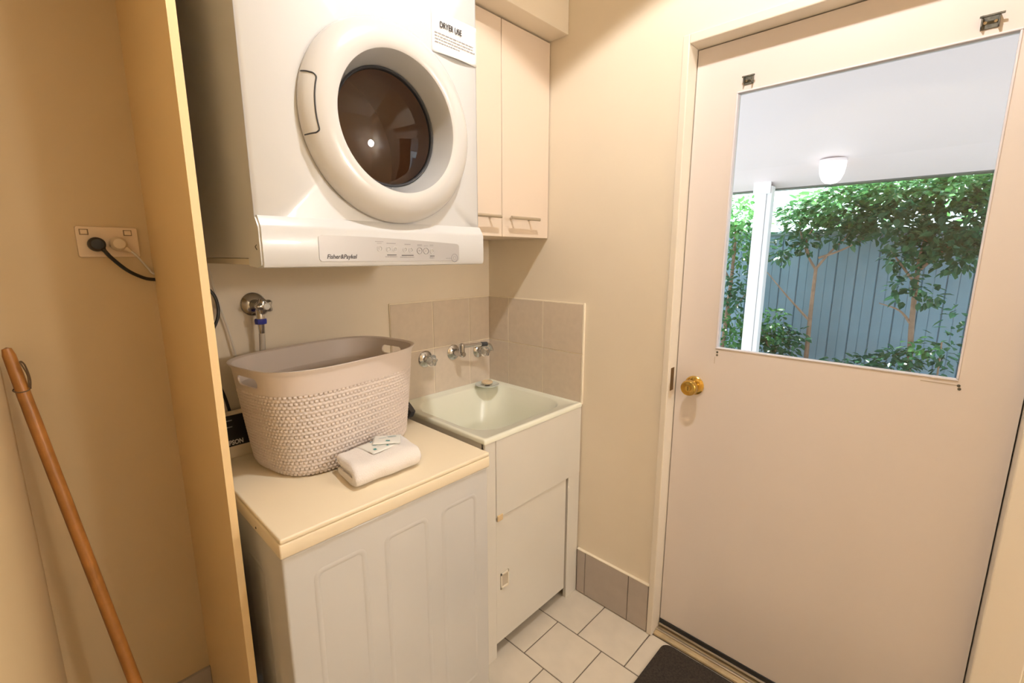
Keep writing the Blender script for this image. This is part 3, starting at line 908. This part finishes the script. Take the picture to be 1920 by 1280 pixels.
# console at the back
bm = B()
prof = [(-.014, .837), (-.014, .962), (-.030, .964), (-.040, .957), (-.082, .872), (-.090, .8365)]
prism(bm, prof, lambda y, z: Vector((WXL + .003, y, z)), lambda y, z: Vector((WXR - .003, y, z)))
con = obj('console', bm, LIDM, wm, sm=False)
bm = B()
n_ = Vector((0, -.085, -.042)).normalized(); n_ = Vector((0, -.8966, .443)); 
def conpt(x, t, off=0.0): 
    p = Vector((x, -.040 + (-.042) * t, .957 - .085 * t)); return p + Vector((0, -.8966, .443)) * off
a = [conpt(WXL + .004, .02, .0002), conpt(WXR - .004, .02, .0002), conpt(WXR - .004, .98, .0002), conpt(WXL + .004, .98, .0002)]
b_ = [p + Vector((0, -.8966, .443)) * .0015 for p in a]
va = [bm.verts.new(p) for p in a]; vb = [bm.verts.new(p) for p in b_]
for i in range(4): bm.faces.new((va[i], va[(i + 1) % 4], vb[(i + 1) % 4], vb[i]))
bm.faces.new(vb); bm.faces.new(va[::-1])
obj('control_panel', bm, BLACKP, con, sm=False, label='black control panel')
tilt = math.atan2(.443, .8966)
text_obj('maker_name', 'SIMPSON', .0185, mat('print_white', (0.75, 0.72, 0.68, 1), 0.5), con, conpt(-1.149, .93, .0019), (PI / 2 - tilt, 0, 0), shear=.15, bold=.0007, xs=0.80)
bm = B()
for x0, x1, t in ((-1.135, -1.105, .16), (-1.128, -1.108, .36), (-1.175, -1.155, .34)):
    p = [conpt(x0, t, .0018), conpt(x1, t, .0018), conpt(x1, t + .035, .0018), conpt(x0, t + .035, .0018)]
    bm.faces.new([bm.verts.new(q) for q in p])
o = obj('printed_words', bm, INKG, con, sm=False); o['kind'] = 'stuff'
bm = B()
prof = [(-.016, .8485), (-.016, .985), (-.04, .985), (-.10, .967), (-.17, .930), (-.222, .898), (-.238, .886), (-.222, .862), (-.20, .8488)]
prism(bm, prof, lambda y, z: Vector((WXR - .020, y, z)), lambda y, z: Vector((WXR - .002, y, z)))
obj('console_end_cap', bm, GREYP, con, sm=False, label='dark grey sloping end cap')
for x in (WXL + .05, WXR - .05):
    for y in (WYF + .06, -.07):
        bm = B(); cyl(bm, (x, y, 0.0), (x, y, .022), .018, n=14)
        obj('foot', bm, BLACKP, wm)
bm = B(); lathe(bm, (WXL - .0002, -.47, .815), (-1, 0, 0), [(.003, 0), (.002, .001), (0, .0012)], 10)
obj('screw', bm, GREYP, top)

# ================================================================== LAUNDRY BASKET
BC = Vector((-.878, -.232)); BROT = .185; BN = 3.19
BA, BBB, BZ1 = .247, .168, 1.145
BA2, BB2, BZ0 = .211, .1515, .8485
bk = thing('laundry_basket', (BC.x, BC.y, BZ0), 'taupe plastic laundry basket with knitted texture on the washing machine lid', 'basket')
def sup(t):
    c, s = math.cos(t), math.sin(t)
    return math.copysign(abs(c) ** (2 / BN), c), math.copysign(abs(s) ** (2 / BN), s)
# even spacing in arc length
_T = [2 * PI * i / 4000 for i in range(4001)]
_P = [Vector((sup(t)[0] * .23, sup(t)[1] * .16)) for t in _T]
_L = [0]
for a, b in zip(_P, _P[1:]): _L.append(_L[-1] + (b - a).length)
def bparams(n, off=0.0):
    out = []; k = 0
    for i in range(n):
        L = (i + off) / n * _L[-1]
        while _L[k + 1] < L: k += 1
        f = (L - _L[k]) / max(1e-9, _L[k + 1] - _L[k])
        p = _P[k].lerp(_P[k + 1], f)
        out.append((p.x / .23, p.y / .16))
    return out
def bpt(uv, h, off=0.0):
    """h 0..1 from base to rim"""
    e = min(1.0, h / .07)
    shrink = .012 * (1 - math.sqrt(max(0, 1 - (1 - e) ** 2)))
    a = BA2 + (BA - BA2) * h ** 0.9 - shrink + off
    b = BB2 + (BBB - BB2) * h ** 0.9 - shrink + off
    x, y = uv[0] * a, uv[1] * b
    c, s = math.cos(BROT), math.sin(BROT)
    return Vector((BC.x + x * c - y * s, BC.y + x * s + y * c, BZ0 + (BZ1 - BZ0) * h))
HB = .775
NC, NR = 112, 25
K = 5
UV = bparams(NC * K)
bm = B(); grid = []
for j in range(NR * K + 1):
    h = .003 + (HB - .003) * j / (NR * K)
    row = []
    for i in range(NC * K):
        u_ = i / K; v_ = j / K
        r_ = int(math.floor(v_ - 1e-6)) if j else 0
        uu = u_ + .5 * (r_ % 2)
        fu = max(0.0, math.sin(PI * (uu % 1.0))) ** .5; fv = max(0.0, math.sin(PI * (v_ % 1.0))) ** .5
        row.append(bm.verts.new(bpt(UV[i], h, -.0030 + .0054 * fu * (.35 + .65 * fv))))
    grid.append(row)
M_ = NC * K
for j in range(NR * K):
    for i in range(M_):
        bm.faces.new((grid[j][i], grid[j][(i + 1) % M_], grid[j + 1][(i + 1) % M_], grid[j + 1][i]))
obj('knit_wall', bm, BASKETM, bk, ang=80, label='taupe wall moulded in a knitted pattern')
UV = bparams(160)
bm = B()
lev = [(HB, .0005), (HB - .001, -.0047), (.30, -.0050), (.06, -.0050), (.012, -.007)]
rs = [[bm.verts.new(bpt(uv, h, o_)) for uv in UV] for h, o_ in lev[1:]]
for a, b in zip(rs, rs[1:]):
    for i in range(160): bm.faces.new((a[i], a[(i + 1) % 160], b[(i + 1) % 160], b[i]))
bm.faces.new(rs[-1])
obj('liner', bm, BASKETM, bk, ang=60)
bm = B()   # smooth band with rolled rim
lev = [(HB - .002, -.0045), (HB - .002, .0010), (HB + .01, .0016), (.94, .0016), (.965, .0035), (.985, .0075), (.997, .0085), (1.0, .0070), (.997, .0035), (.985, -.0012), (.94, -.0020), (HB, -.0040), (HB - .002, -.0045)]
rs = [[bm.verts.new(bpt(uv, h, o_)) for uv in UV] for h, o_ in lev[:-1]]
rs.append(rs[0])
for a, b in zip(rs, rs[1:]):
    for i in range(160): bm.faces.new((a[i], a[(i + 1) % 160], b[(i + 1) % 160], b[i]))
bmesh.ops.recalc_face_normals(bm, faces=bm.faces)
band = obj('rim_band', bm, BASKETM, bk, ang=50, origin=(BC.x, BC.y, BZ0))
bm = B()
c_, s_ = math.cos(BROT), math.sin(BROT)
for sg in (-1, 1):
    zc = BZ0 + (BZ1 - BZ0) * .872
    o_ = rrect(.092, .026, .0125, 6)
    f = lambda d: (lambda y, z: Vector((BC.x + sg * d * c_ - y * s_, BC.y + sg * d * s_ + y * c_, zc + z)))
    prism(bm, o_, f(.15), f(.32))
bmesh.ops.recalc_face_normals(bm, faces=bm.faces)
cm = bpy.data.meshes.new('cut'); bm.to_mesh(cm); bm.free()
cut = bpy.data.objects.new('cut', cm); COL.objects.link(cut)
bo = band.modifiers.new('slots', 'BOOLEAN'); bo.operation = 'DIFFERENCE'; bo.object = cut; bo.solver = 'EXACT'
cut_parent_fix = cut
bpy.context.view_layer.update()
dg = bpy.context.evaluated_depsgraph_get()
nm = bpy.data.meshes.new_from_object(band.evaluated_get(dg))
band.modifiers.clear()
band.data = nm
smooth(nm, 45)
bpy.data.objects.remove(cut, do_unlink=True)

# ================================================================== TOWEL AND SACHETS
tw = thing('folded_towel', (-.872, -.482, .8485), 'small folded white towel at the front of the washing machine lid', 'towel')
T0, T1 = -.972, -.776
def extr(bm, outline, xa, xb, nseg, skew, jit=0.0, seed=1):
    rnd = random.Random(seed)
    rings = []
    for k in range(nseg + 1):
        t = k / nseg; x = xa + (xb - xa) * t
        e = min(1, min(t, 1 - t) / .06); e = math.sqrt(1 - (1 - e) ** 2)
        cy = sum(p[0] for p in outline) / len(outline); cz = sum(p[1] for p in outline) / len(outline)
        ring = []
        for y, z in outline:
            yy = cy + (y - cy) * (.94 + .06 * e); zz = cz + (z - cz) * (.82 + .18 * e)
            wv = .0022 * math.sin(9 * t + y * 60) + .0018 * math.sin(17 * t + seed)
            ring.append(bm.verts.new((x + skew * (y + .482), yy + wv * .6, max(.8487, zz + (wv if zz > .865 else 0)))))
        rings.append(ring)
    n = len(outline)
    for a, b in zip(rings, rings[1:]):
        for i in range(n): bm.faces.new((a[i], a[(i + 1) % n], b[(i + 1) % n], b[i]))
    bm.faces.new(rings[0][::-1]); bm.faces.new(rings[-1])
def cap_path(pts, w):
    """outline of a thick folded sheet following 2-D pts"""
    L, R = [], []
    for i, p in enumerate(pts):
        a = Vector(pts[max(0, i - 1)]); b = Vector(pts[min(len(pts) - 1, i + 1)])
        d = (b - a).normalized(); n = Vector((-d.y, d.x))
        k = w * (.65 if i in (0, len(pts) - 1) else 1)
        L.append(tuple(Vector(p) + n * k)); R.append(tuple(Vector(p) - n * k))
    return L + R[::-1]
ZB_ = .8487
path = [(-.422, ZB_ + 0.0109), (-.45, ZB_ + 0.0109), (-.49, ZB_ + 0.0115), (-.515, ZB_ + 0.0122), (-.531, ZB_ + 0.0166), (-.5375, ZB_ + 0.0288), (-.531, ZB_ + 0.0410), (-.515, ZB_ + 0.0467), (-.48, ZB_ + 0.0480), (-.44, ZB_ + 0.0474), (-.420, ZB_ + 0.0454)]
sp2 = [tuple(p)[:2] for p in spline([(a, b, 0) for a, b in path], 3)]
bm = B(); extr(bm, cap_path(sp2, .0104), T0, T1, 40, .10, seed=2)
obj('outer_fold', bm, TOWEL, tw, ang=70)
path = [(-.424, ZB_ + 0.0288), (-.45, ZB_ + 0.0288), (-.50, ZB_ + 0.0288), (-.519, ZB_ + 0.0292)]
sp2 = [tuple(p)[:2] for p in spline([(a, b, 0) for a, b in path], 4)]
bm = B(); extr(bm, cap_path(sp2, .0074), T0 + .006, T1 - .002, 30, .10, seed=5)
obj('inner_fold', bm, TOWEL, tw, ang=70)

def sachet(cx, cy, z, w, h, rot, label, marks, curl):
    s = thing('sachet', (cx, cy, z), label, 'sachet', 'sachets on the towel')
    bm = B(); n = 12
    c, q = math.cos(rot), math.sin(rot)
    def P_(u, v, up=0.0):
        puff = .0035 * max(0, 1 - (abs(u) / (w / 2)) ** 4) * max(0, 1 - (abs(v) / (h / 2)) ** 4)
        return Vector((cx + u * c - v * q, cy + u * q + v * c, z + puff + up + curl * (abs(u) / (w / 2)) ** 3))
    g = [[bm.verts.new(P_(-w / 2 + w * i / n, -h / 2 + h * j / n)) for j in range(n + 1)] for i in range(n + 1)]
    for i in range(n):
        for j in range(n): bm.faces.new((g[i][j], g[i + 1][j], g[i + 1][j + 1], g[i][j + 1]))
    k = obj('wrapper', bm, SACHET, s, ang=80)
    m_ = k.modifiers.new('thickness', 'SOLIDIFY'); m_.thickness = .0008
    for m, shapes in marks:
        bm = B()
        for (u, v, du, dv, rr) in shapes:
            du *= 1.25; dv *= 1.4; pts = [(-du, -dv), (du, -dv), (du, dv), (-du, dv)]
            vv_ = []
            for a, b in pts:
                a2, b2 = a * math.cos(rr) - b * math.sin(rr), a * math.sin(rr) + b * math.cos(rr)
                vv_.append(bm.verts.new(P_(u + a2, v + b2, .0011)))
            bm.faces.new(vv_)
        o = obj('print', bm, m, s, sm=False); o['kind'] = 'stuff'
TEALM = mat('ink_teal', (0.08, 0.32, 0.32, 1), 0.5)
PALEB = mat('ink_pale_blue', (0.3, 0.42, 0.46, 1), 0.5)
sachet(-.862, -.458, ZB_ + .0612, .090, .076, .12, 'white printed sachet lying on the towel, nearer the basket',
       [(INKB, [(.004, .026, .008, .0016, -.2), (-.006, .0265, .004, .0014, .4)]), (TEALM, [(-.028, -.022, .0032, .0032, 0), (.010, -.026, .002, .0022, 0)]),
        (PALEB, [(.027, .022, .0055, .0055, .1), (-.002, .002, .014, .0012, .1), (-.002, -.003, .012, .0009, .1), (.0, -.014, .013, .0005, .05)])], .0006)
sachet(-.832, -.452, ZB_ + .0668, .076, .062, -.62, 'white printed sachet overlapping the other one on the towel',
       [(TEALM, [(.004, -.018, .0045, .002, -.2)]), (PALEB, [(.012, .012, .010, .0011, .1), (.014, .006, .009, .0009, .2), (-.012, .002, .008, .0008, .1)])], .0008)

# ================================================================== POWER OUTLET, CORDS, BROOM
po = thing('power_outlet', (-1.315, 0, 1.419), 'cream double power outlet on the recess wall', 'power outlet')
bm = B()
o_ = rrect(.118, .074, .004, 4)
prism(bm, o_, lambda x, z: Vector((-1.316 + x, -.0003, 1.456 + z)), lambda x, z: Vector((-1.316 + x * .985, -.009, 1.456 + z * .975)))
obj('plate', bm, PLATEM, po, sm=False)
for x in (-1.3595, -1.277):
    bm = B(); box(bm, x - .0085, x + .0085, -.0098, -.0088, 1.4725, 1.4865, .0004, 1)
    b = obj('switch_surround', bm, mat('switch_line', (0.30, 0.20, 0.11, 1), 0.5), po, sm=False)
    bm = B(); box(bm, x - .0066, x + .0066, -.0125, -.0095, 1.4742, 1.4848, .001, 1)
    obj('switch', bm, PLATEM, b, sm=False)
def cord(name, label, plug_c, plug_m, cord_m, pts, r, nose):
    t = thing(name, plug_c, label, 'power lead')
    bm = B()
    lathe(bm, plug_c, (0, -1, 0), [(0, .0003), (.0170, .0003), (.0175, .006), (.0165, .022), (.012, .029), (0, .031)], 28)
    pl = obj('plug', bm, plug_m, t)
    bm = B(); cyl(bm, Vector(plug_c) + Vector((.006, -.018, -.006)), nose, .0085, .0045, 14)
    obj('strain_relief', bm, plug_m, pl)
    bm = B(); tube(bm, pts, r, 8, 10)
    obj('cord', bm, cord_m, t)
cord('power_lead', 'black plug and cord in the left socket of the outlet', (-1.340, -.0095, 1.450), BLACKP, BLACKP,
     [(-1.331, -.028, 1.440), (-1.318, -.030, 1.418), (-1.290, -.026, 1.386), (-1.258, -.012, 1.366), (-1.236, -.0052, 1.3605), (-1.214, -.0052, 1.360), (-1.180, -.012, 1.350),
      (-1.135, -.020, 1.343), (-1.108, -.022, 1.315), (-1.100, -.022, 1.278), (-1.106, -.022, 1.240), (-1.130, -.02, 1.19), (-1.140, -.02, 1.14), (-1.130, -.02, 1.08), (-1.112, -.02, 1.02), (-1.100, -.012, .965), (-1.095, -.006, .93), (-1.095, -.006, .88)], .0044, (-1.328, -.028, 1.434))
PLUGW = mat('plug_cream', (0.74, 0.60, 0.42, 1), 0.4)
cord('power_lead', 'cream plug and thin white cord in the right socket of the outlet', (-1.299, -.0095, 1.452), PLUGW, CORDW,
     [(-1.284, -.026, 1.440), (-1.268, -.022, 1.424), (-1.246, -.008, 1.392), (-1.236, -.0048, 1.377), (-1.214, -.0048, 1.374), (-1.17, -.02, 1.378), (-1.135, -.03, 1.396), (-1.118, -.028, 1.398),
      (-1.110, -.024, 1.375), (-1.104, -.02, 1.33), (-1.092, -.018, 1.27), (-1.078, -.018, 1.20), (-1.068, -.018, 1.13), (-1.06, -.018, 1.05), (-1.06, -.008, .97), (-1.06, -.006, .90)], .0028, (-1.278, -.025, 1.433))

br = thing('broom_handle', (-1.37, -.266, 0), 'long brown wooden broom handle leaning in the left corner', 'broom handle')
top_, bot_ = Vector((-1.5215, -.055, 1.225)), Vector((-1.372, -.262, .008))
bm = B()
d_ = (top_ - bot_)
L_ = d_.length
lathe(bm, bot_, d_, [(0, 0), (.0125, 0), (.0128, L_ * .4), (.0125, L_ * .86), (.0118, L_ * .93), (.0110, L_ * .985), (.008, L_ * .997), (0, L_)], 16)
obj('pole', bm, WOOD, br)
q_ = bot_ + d_ * .925
bm = B(); tube(bm, [q_ + Vector((.012, -.008, 0)), q_ + Vector((.013, -.012, .03)), q_ + Vector((.006, -.014, .06)), q_ + Vector((.012, -.010, .052)), q_ + Vector((.016, -.006, .02)), q_ + Vector((.014, -.008, -.004))], .0016, 6, 6)
obj('hanging_cord', bm, mat('string_dark', (0.12, 0.07, 0.03, 1), 0.9), br)
bm = B(); tube(bm, [q_ + Vector((.0135 * math.cos(a), .0135 * math.sin(a), .004 * math.sin(a) - .004)) for a in [k * PI / 4 for k in range(9)]], .0014, 6, 3)
obj('string_wrap', bm, mat('string_dark', (0.12, 0.07, 0.03, 1), 0.9), br)

# ================================================================== DOOR MAT
bm = B()
o_ = rrect(.46, .76, .03, 6)
prism(bm, o_, lambda x, y: Vector((-.240 + x, -1.318 + y, .0005)), lambda x, y: Vector((-.240 + x * .985, -1.318 + y * .99, .009)))
dm = obj('door_mat', bm, MATM, sm=False)
tag(dm, 'dark brown rounded mat on the floor in front of the back door', 'mat')

# ================================================================== OUTSIDE
bm = B(); box(bm, .11, 12, -8, 8, -.25, -.10)
o = obj('ground', bm, GROUND, sm=False); tag(o, 'pale paving outside the back door', 'ground', kind='structure')
bm = B(); box(bm, 2.9, 3.55, -8, 8, -.10, -.06)
o = obj('garden_bed', bm, SOIL, sm=False); tag(o, 'dark soil bed along the foot of the fence', 'garden bed', kind='structure')
# porch roof: raked lining, gutter, beam
rf = thing('porch_roof', (1.4, -1, 1.95), 'white raked porch ceiling seen through the door window', 'porch roof', kind='structure')
bm = B()
prof = [(.112, 2.50), (2.40, 2.054), (2.80, 1.950), (2.80, 2.05), (2.40, 2.15), (.112, 2.60)]
prism(bm, prof, lambda x, z: Vector((x, -4.5, z)), lambda x, z: Vector((x, 2.5, z)))
obj('lining', bm, SOFFIT, rf, sm=False)
bm = B(); box(bm, 2.80, 2.90, -4.5, 2.5, 1.940, 2.03, .004, 1)
obj('gutter', bm, GUTTER, rf, sm=False)
# posts
po_ = thing('porch_post', (2.72, -.36, -.10), 'white square porch post outside the door window', 'post')
bm = B(); box(bm, 2.66, 2.76, -.395, -.315, -.10, 1.97, .003, 1)
obj('post', bm, POSTM, po_, sm=False)
bm = B(); box(bm, 2.645, 2.66, -.425, -.300, 1.90, 2.0, .002, 1)
obj('post_cap', bm, POSTM, po_, sm=False)
bm = B(); box(bm, 2.668, 2.750, -.432, -.397, -.10, 1.96, .003, 1)
obj('cover_strip', bm, POSTM, po_, sm=False)
# porch light
pl_ = thing('porch_light', (2.40, -.862, 2.054), 'white frosted bowl light fixed under the porch ceiling', 'lamp')
bm = B()
lathe(bm, (2.40, -.862, 2.046), (0, 0, -1), [(.070, 0), (.0775, .004), (.0765, .04), (.070, .082), (.054, .122), (.030, .142), (0, .148)], 36)
obj('bowl', bm, FROST, pl_)
bm = B(); lathe(bm, (2.40, -.862, 2.046), (0, 0, 1), [(.0775, -.004), (.079, .003), (.079, .012), (0, .012)], 32)
obj('base_plate', bm, SOFFIT, pl_)
# fence: each ribbed sheet a part
fe = thing('fence', (3.6, -1, -.10), 'grey-green ribbed metal fence behind the shrubs', 'fence')
bm = B()
ww = .1485
prof = [(0, 0), (0.007, -.013), (.070, -.013), (.074, -.008), (.078, -.013), (.141, -.013), (.150, 0), (.150, .003), (.139, -.009), (.009, -.009), (0, .003)]
prism(bm, prof, lambda a, b: Vector((3.6 + b, -a, -.10)), lambda a, b: Vector((3.6 + b, -a, 1.628)))
sheet = obj('fence_sheet', bm, FENCE, fe, sm=False)
sheet.location.y += 1.6
s0 = sheet.location.copy()
for k in range(1, 39):
    o = bpy.data.objects.new('fence_sheet', sheet.data)
    o.location = s0 + Vector((random.uniform(-.002, .002), -ww * k, 0)); link(o, fe)
bm = B(); box(bm, 3.572, 3.612, -4.2, 1.62, 1.605, 1.645, .004, 1)
obj('top_rail', bm, RAILM, fe, sm=False)

# ---- plants
def leaf_mesh(name, m, w=.62):
    me = bpy.data.meshes.new(name)
    v = [(0, 0, 0), (.30, -w * .42, .05), (.68, -w * .36, .03), (1, 0, -.08), (.68, w * .36, .03), (.30, w * .42, .05), (.34, 0, -.03), (.70, 0, -.04)]
    f = [(0, 1, 6), (0, 6, 5), (1, 2, 7, 6), (5, 6, 7, 4), (2, 3, 7), (4, 7, 3)]
    me.from_pydata(v, [], f)
    me.materials.append(m)
    for p in me.polygons: p.use_smooth = True
    return me
LEAVES = {'d': leaf_mesh('leaf', LEAF_D), 'm': leaf_mesh('leaf', LEAF_M), 'b': leaf_mesh('leaf', LEAF_B)}
LMATS = {'d': LEAF_D, 'm': LEAF_M, 'b': LEAF_B}
CAMP = Vector(cam.location)
def plant(name, loc, label, cat, trunk, twigs, clusters, size=.07, group=None, maxparts=150, seed=1, tr=.022):
    rnd = random.Random(seed)
    t = thing(name, loc, label, cat, group)
    if trunk:
        bm = B(); tube(bm, trunk, tr, 8, 5, taper=tr * .6)
        tk = obj('trunk', bm, BARK, t)
        for b in twigs:
            bm = B(); tube(bm, b, .0115, 6, 5, taper=.004)
            obj('branch', bm, BARK, t)
    L = []
    for (c, rad, n, key) in clusters:
        for i in range(n):
            while True:
                p = Vector((rnd.uniform(-1, 1), rnd.uniform(-1, 1), rnd.uniform(-1, 1)))
                if p.length <= 1: break
            pos = Vector(c) + Vector((p.x * rad[0], p.y * rad[1], p.z * rad[2]))
            if pos.x > 3.545 and pos.z < 1.75: pos.x = 3.545 - rnd.random() * .1
            out = Vector((p.x - .35, p.y, p.z * .4 - .25 + rnd.uniform(-.4, .4)))
            out += Vector((rnd.uniform(-.8, .8), rnd.uniform(-.8, .8), rnd.uniform(-.5, .5)))
            q = out.to_track_quat('X', 'Z') @ Matrix.Rotation(rnd.uniform(-.7, .7), 4, 'X').to_quaternion()
            L.append((pos, q, size * rnd.uniform(.65, 1.2), key))
    L.sort(key=lambda a: (a[0] - CAMP).length)
    step = max(1, len(L) // (maxparts * 2)) if maxparts else 0
    single, rest = [], []
    for i, a in enumerate(L):
        if maxparts and i % step == 0 and len(single) < maxparts: single.append(a)
        else: rest.append(a)
    for pos, q, s, key in single:
        o = bpy.data.objects.new('leaf', LEAVES[key])
        o.location = pos - Vector(loc); o.rotation_mode = 'QUATERNION'; o.rotation_quaternion = q; o.scale = (s, s, s)
        link(o, t)
    if rest:
        keys = sorted(set(a[3] for a in rest))
        verts, faces, mi = [], [], []
        base = LEAVES['d']
        bv = [v.co.copy() for v in base.vertices]; bf = [tuple(p.vertices) for p in base.polygons]
        for pos, q, s, key in rest:
            k0 = len(verts)
            for v in bv: verts.append(tuple(pos - Vector(loc) + q @ (v * s)))
            for f in bf: faces.append(tuple(k0 + i for i in f)); mi.append(keys.index(key))
        me = bpy.data.meshes.new('foliage'); me.from_pydata(verts, [], faces)
        for k in keys: me.materials.append(LMATS[k])
        me.polygons.foreach_set('material_index', mi)
        o = bpy.data.objects.new('foliage', me); link(o, t); o['kind'] = 'stuff'
    return t

GZ = -.06
plant('camellia_tree', (3.22, -.69, GZ), 'slender forked camellia tree in front of the fence, nearest the porch post', 'tree',
      [(3.22, -.70, GZ), (3.21, -.695, .53), (3.2, -.69, .96), (3.2, -.69, 1.325)],
      [[(3.2, -.69, 1.30), (3.2, -.62, 1.42), (3.2, -.55, 1.60), (3.22, -.52, 1.75)], [(3.2, -.69, 1.31), (3.2, -.78, 1.45), (3.2, -.885, 1.586), (3.2, -.93, 1.72)],
       [(3.2, -.69, .86), (3.18, -.58, .98), (3.16, -.467, 1.109), (3.15, -.33, 1.27)], [(3.2, -.70, 1.40), (3.18, -.85, 1.46), (3.15, -1.0, 1.55)],
       [(3.2, -.62, 1.42), (3.2, -.60, 1.55), (3.2, -.66, 1.70)]],
      [((3.2, -.56, 1.76), (.22, .20, .13), 330, 'm'), ((3.2, -.80, 1.82), (.25, .24, .17), 420, 'm'), ((3.15, -.95, 1.70), (.2, .16, .13), 200, 'd'),
       ((3.18, -.60, 1.56), (.14, .10, .14), 90, 'd'), ((3.15, -.42, 1.48), (.14, .10, .16), 90, 'd'), ((3.15, -.86, 1.60), (.14, .16, .10), 110, 'd'),
       ((3.2, -.85, 1.92), (.25, .30, .06), 110, 'b')], .070, 'camellias along the fence', 150, 11)
plant('camellia_tree', (3.25, -1.37, GZ), 'dense camellia tree with glossy hanging leaves at the right of the window', 'tree',
      [(3.25, -1.39, GZ), (3.23, -1.386, .55), (3.2, -1.362, .93), (3.2, -1.35, 1.34), (3.2, -1.38, 1.65)],
      [[(3.2, -1.355, 1.2), (3.16, -1.25, 1.35), (3.15, -1.15, 1.5)], [(3.2, -1.35, 1.3), (3.15, -1.47, 1.45), (3.12, -1.6, 1.6)], [(3.2, -1.36, .9), (3.18, -1.28, 1.0), (3.17, -1.15, 1.05)]],
      [((3.15, -1.22, 1.68), (.28, .24, .18), 420, 'd'), ((3.15, -1.50, 1.60), (.28, .26, .20), 480, 'd'), ((3.15, -1.68, 1.68), (.25, .2, .22), 300, 'd'),
       ((3.12, -1.30, 1.43), (.2, .16, .12), 150, 'd'), ((3.12, -1.56, 1.42), (.2, .22, .13), 170, 'd'), ((3.12, -1.30, 1.20), (.12, .12, .13), 55, 'd'), ((3.12, -1.42, 1.13), (.12, .09, .10), 35, 'd'),
       ((3.2, -1.15, 1.88), (.28, .28, .12), 420, 'm'), ((3.2, -1.50, 1.88), (.28, .28, .14), 420, 'm'), ((3.2, -1.72, 1.95), (.25, .22, .14), 240, 'm'),
       ((3.25, -1.35, 2.0), (.25, .5, .10), 260, 'b'), ((3.12, -1.62, 1.0), (.1, .10, .14), 22, 'd')], .075, 'camellias along the fence', 150, 12)
plant('camellia_tree', (3.15, .02, GZ), 'leafy camellia standing left of the porch post', 'tree',
      [(3.15, .02, GZ), (3.15, .0, .6), (3.17, -.02, 1.2), (3.18, -.02, 1.7)],
      [[(3.15, 0, .8), (3.12, -.10, .95), (3.1, -.2, 1.1)], [(3.16, 0, 1.2), (3.14, .1, 1.4), (3.12, .18, 1.55)]],
      [((3.18, -.03, 1.52), (.22, .24, .22), 380, 'm'), ((3.18, .0, 1.80), (.22, .24, .18), 240, 'b'), ((3.12, -.05, 1.10), (.2, .22, .2), 260, 'd'), ((3.12, -.12, .68), (.22, .26, .22), 380, 'm')], .066, 'camellias along the fence', 150, 13)
plant('shrub', (3.15, -.48, GZ), 'low leafy shrub at the foot of the forked camellia', 'shrub',
      [(3.15, -.48, GZ), (3.14, -.47, .3), (3.14, -.46, .6)], [[(3.14, -.47, .5), (3.12, -.40, .62), (3.1, -.33, .8)]],
      [((3.12, -.42, .80), (.16, .14, .16), 170, 'm'), ((3.12, -.50, .66), (.16, .16, .14), 190, 'd'), ((3.12, -.38, .55), (.2, .2, .12), 150, 'd'), ((3.12, -.62, .72), (.1, .08, .08), 45, 'd')], .062, 'low shrubs by the fence', 100, 14, .012)
plant('shrub', (3.1, -1.15, GZ), 'low dark shrub at the foot of the dense camellia', 'shrub',
      [(3.1, -1.15, GZ), (3.1, -1.15, .25), (3.1, -1.15, .5)], [],
      [((3.1, -1.13, .54), (.18, .17, .10), 170, 'd'), ((3.1, -1.32, .60), (.16, .15, .12), 150, 'd'), ((3.1, -1.42, .75), (.1, .09, .07), 40, 'm'), ((3.08, -.94, .52), (.14, .12, .07), 70, 'd')], .062, 'low shrubs by the fence', 100, 15, .012)
plant('shrub', (3.1, -1.56, GZ), 'small upright shrub with drooping leaves at the lower right of the window', 'shrub',
      [(3.1, -1.56, GZ), (3.1, -1.56, .4), (3.1, -1.55, .8)], [],
      [((3.08, -1.56, .74), (.1, .10, .16), 55, 'd'), ((3.08, -1.60, .52), (.1, .12, .12), 50, 'd')], .066, 'low shrubs by the fence', 60, 16, .008)
plant('tall_tree', (5.6, -1.2, -.1), 'bright green tree rising behind the fence', 'tree',
      [(5.6, -1.2, -.1), (5.6, -1.2, 1.0), (5.6, -1.25, 2.2)], [],
      [((5.5, -1.6, 2.25), (.6, .7, .45), 520, 'b'), ((5.6, -.4, 2.0), (.6, .6, .25), 260, 'b'), ((5.6, -2.4, 2.3), (.6, .6, .5), 380, 'b'), ((5.7, .9, 1.85), (.5, .5, .3), 160, 'b')], .12, None, 0, 17, .06)
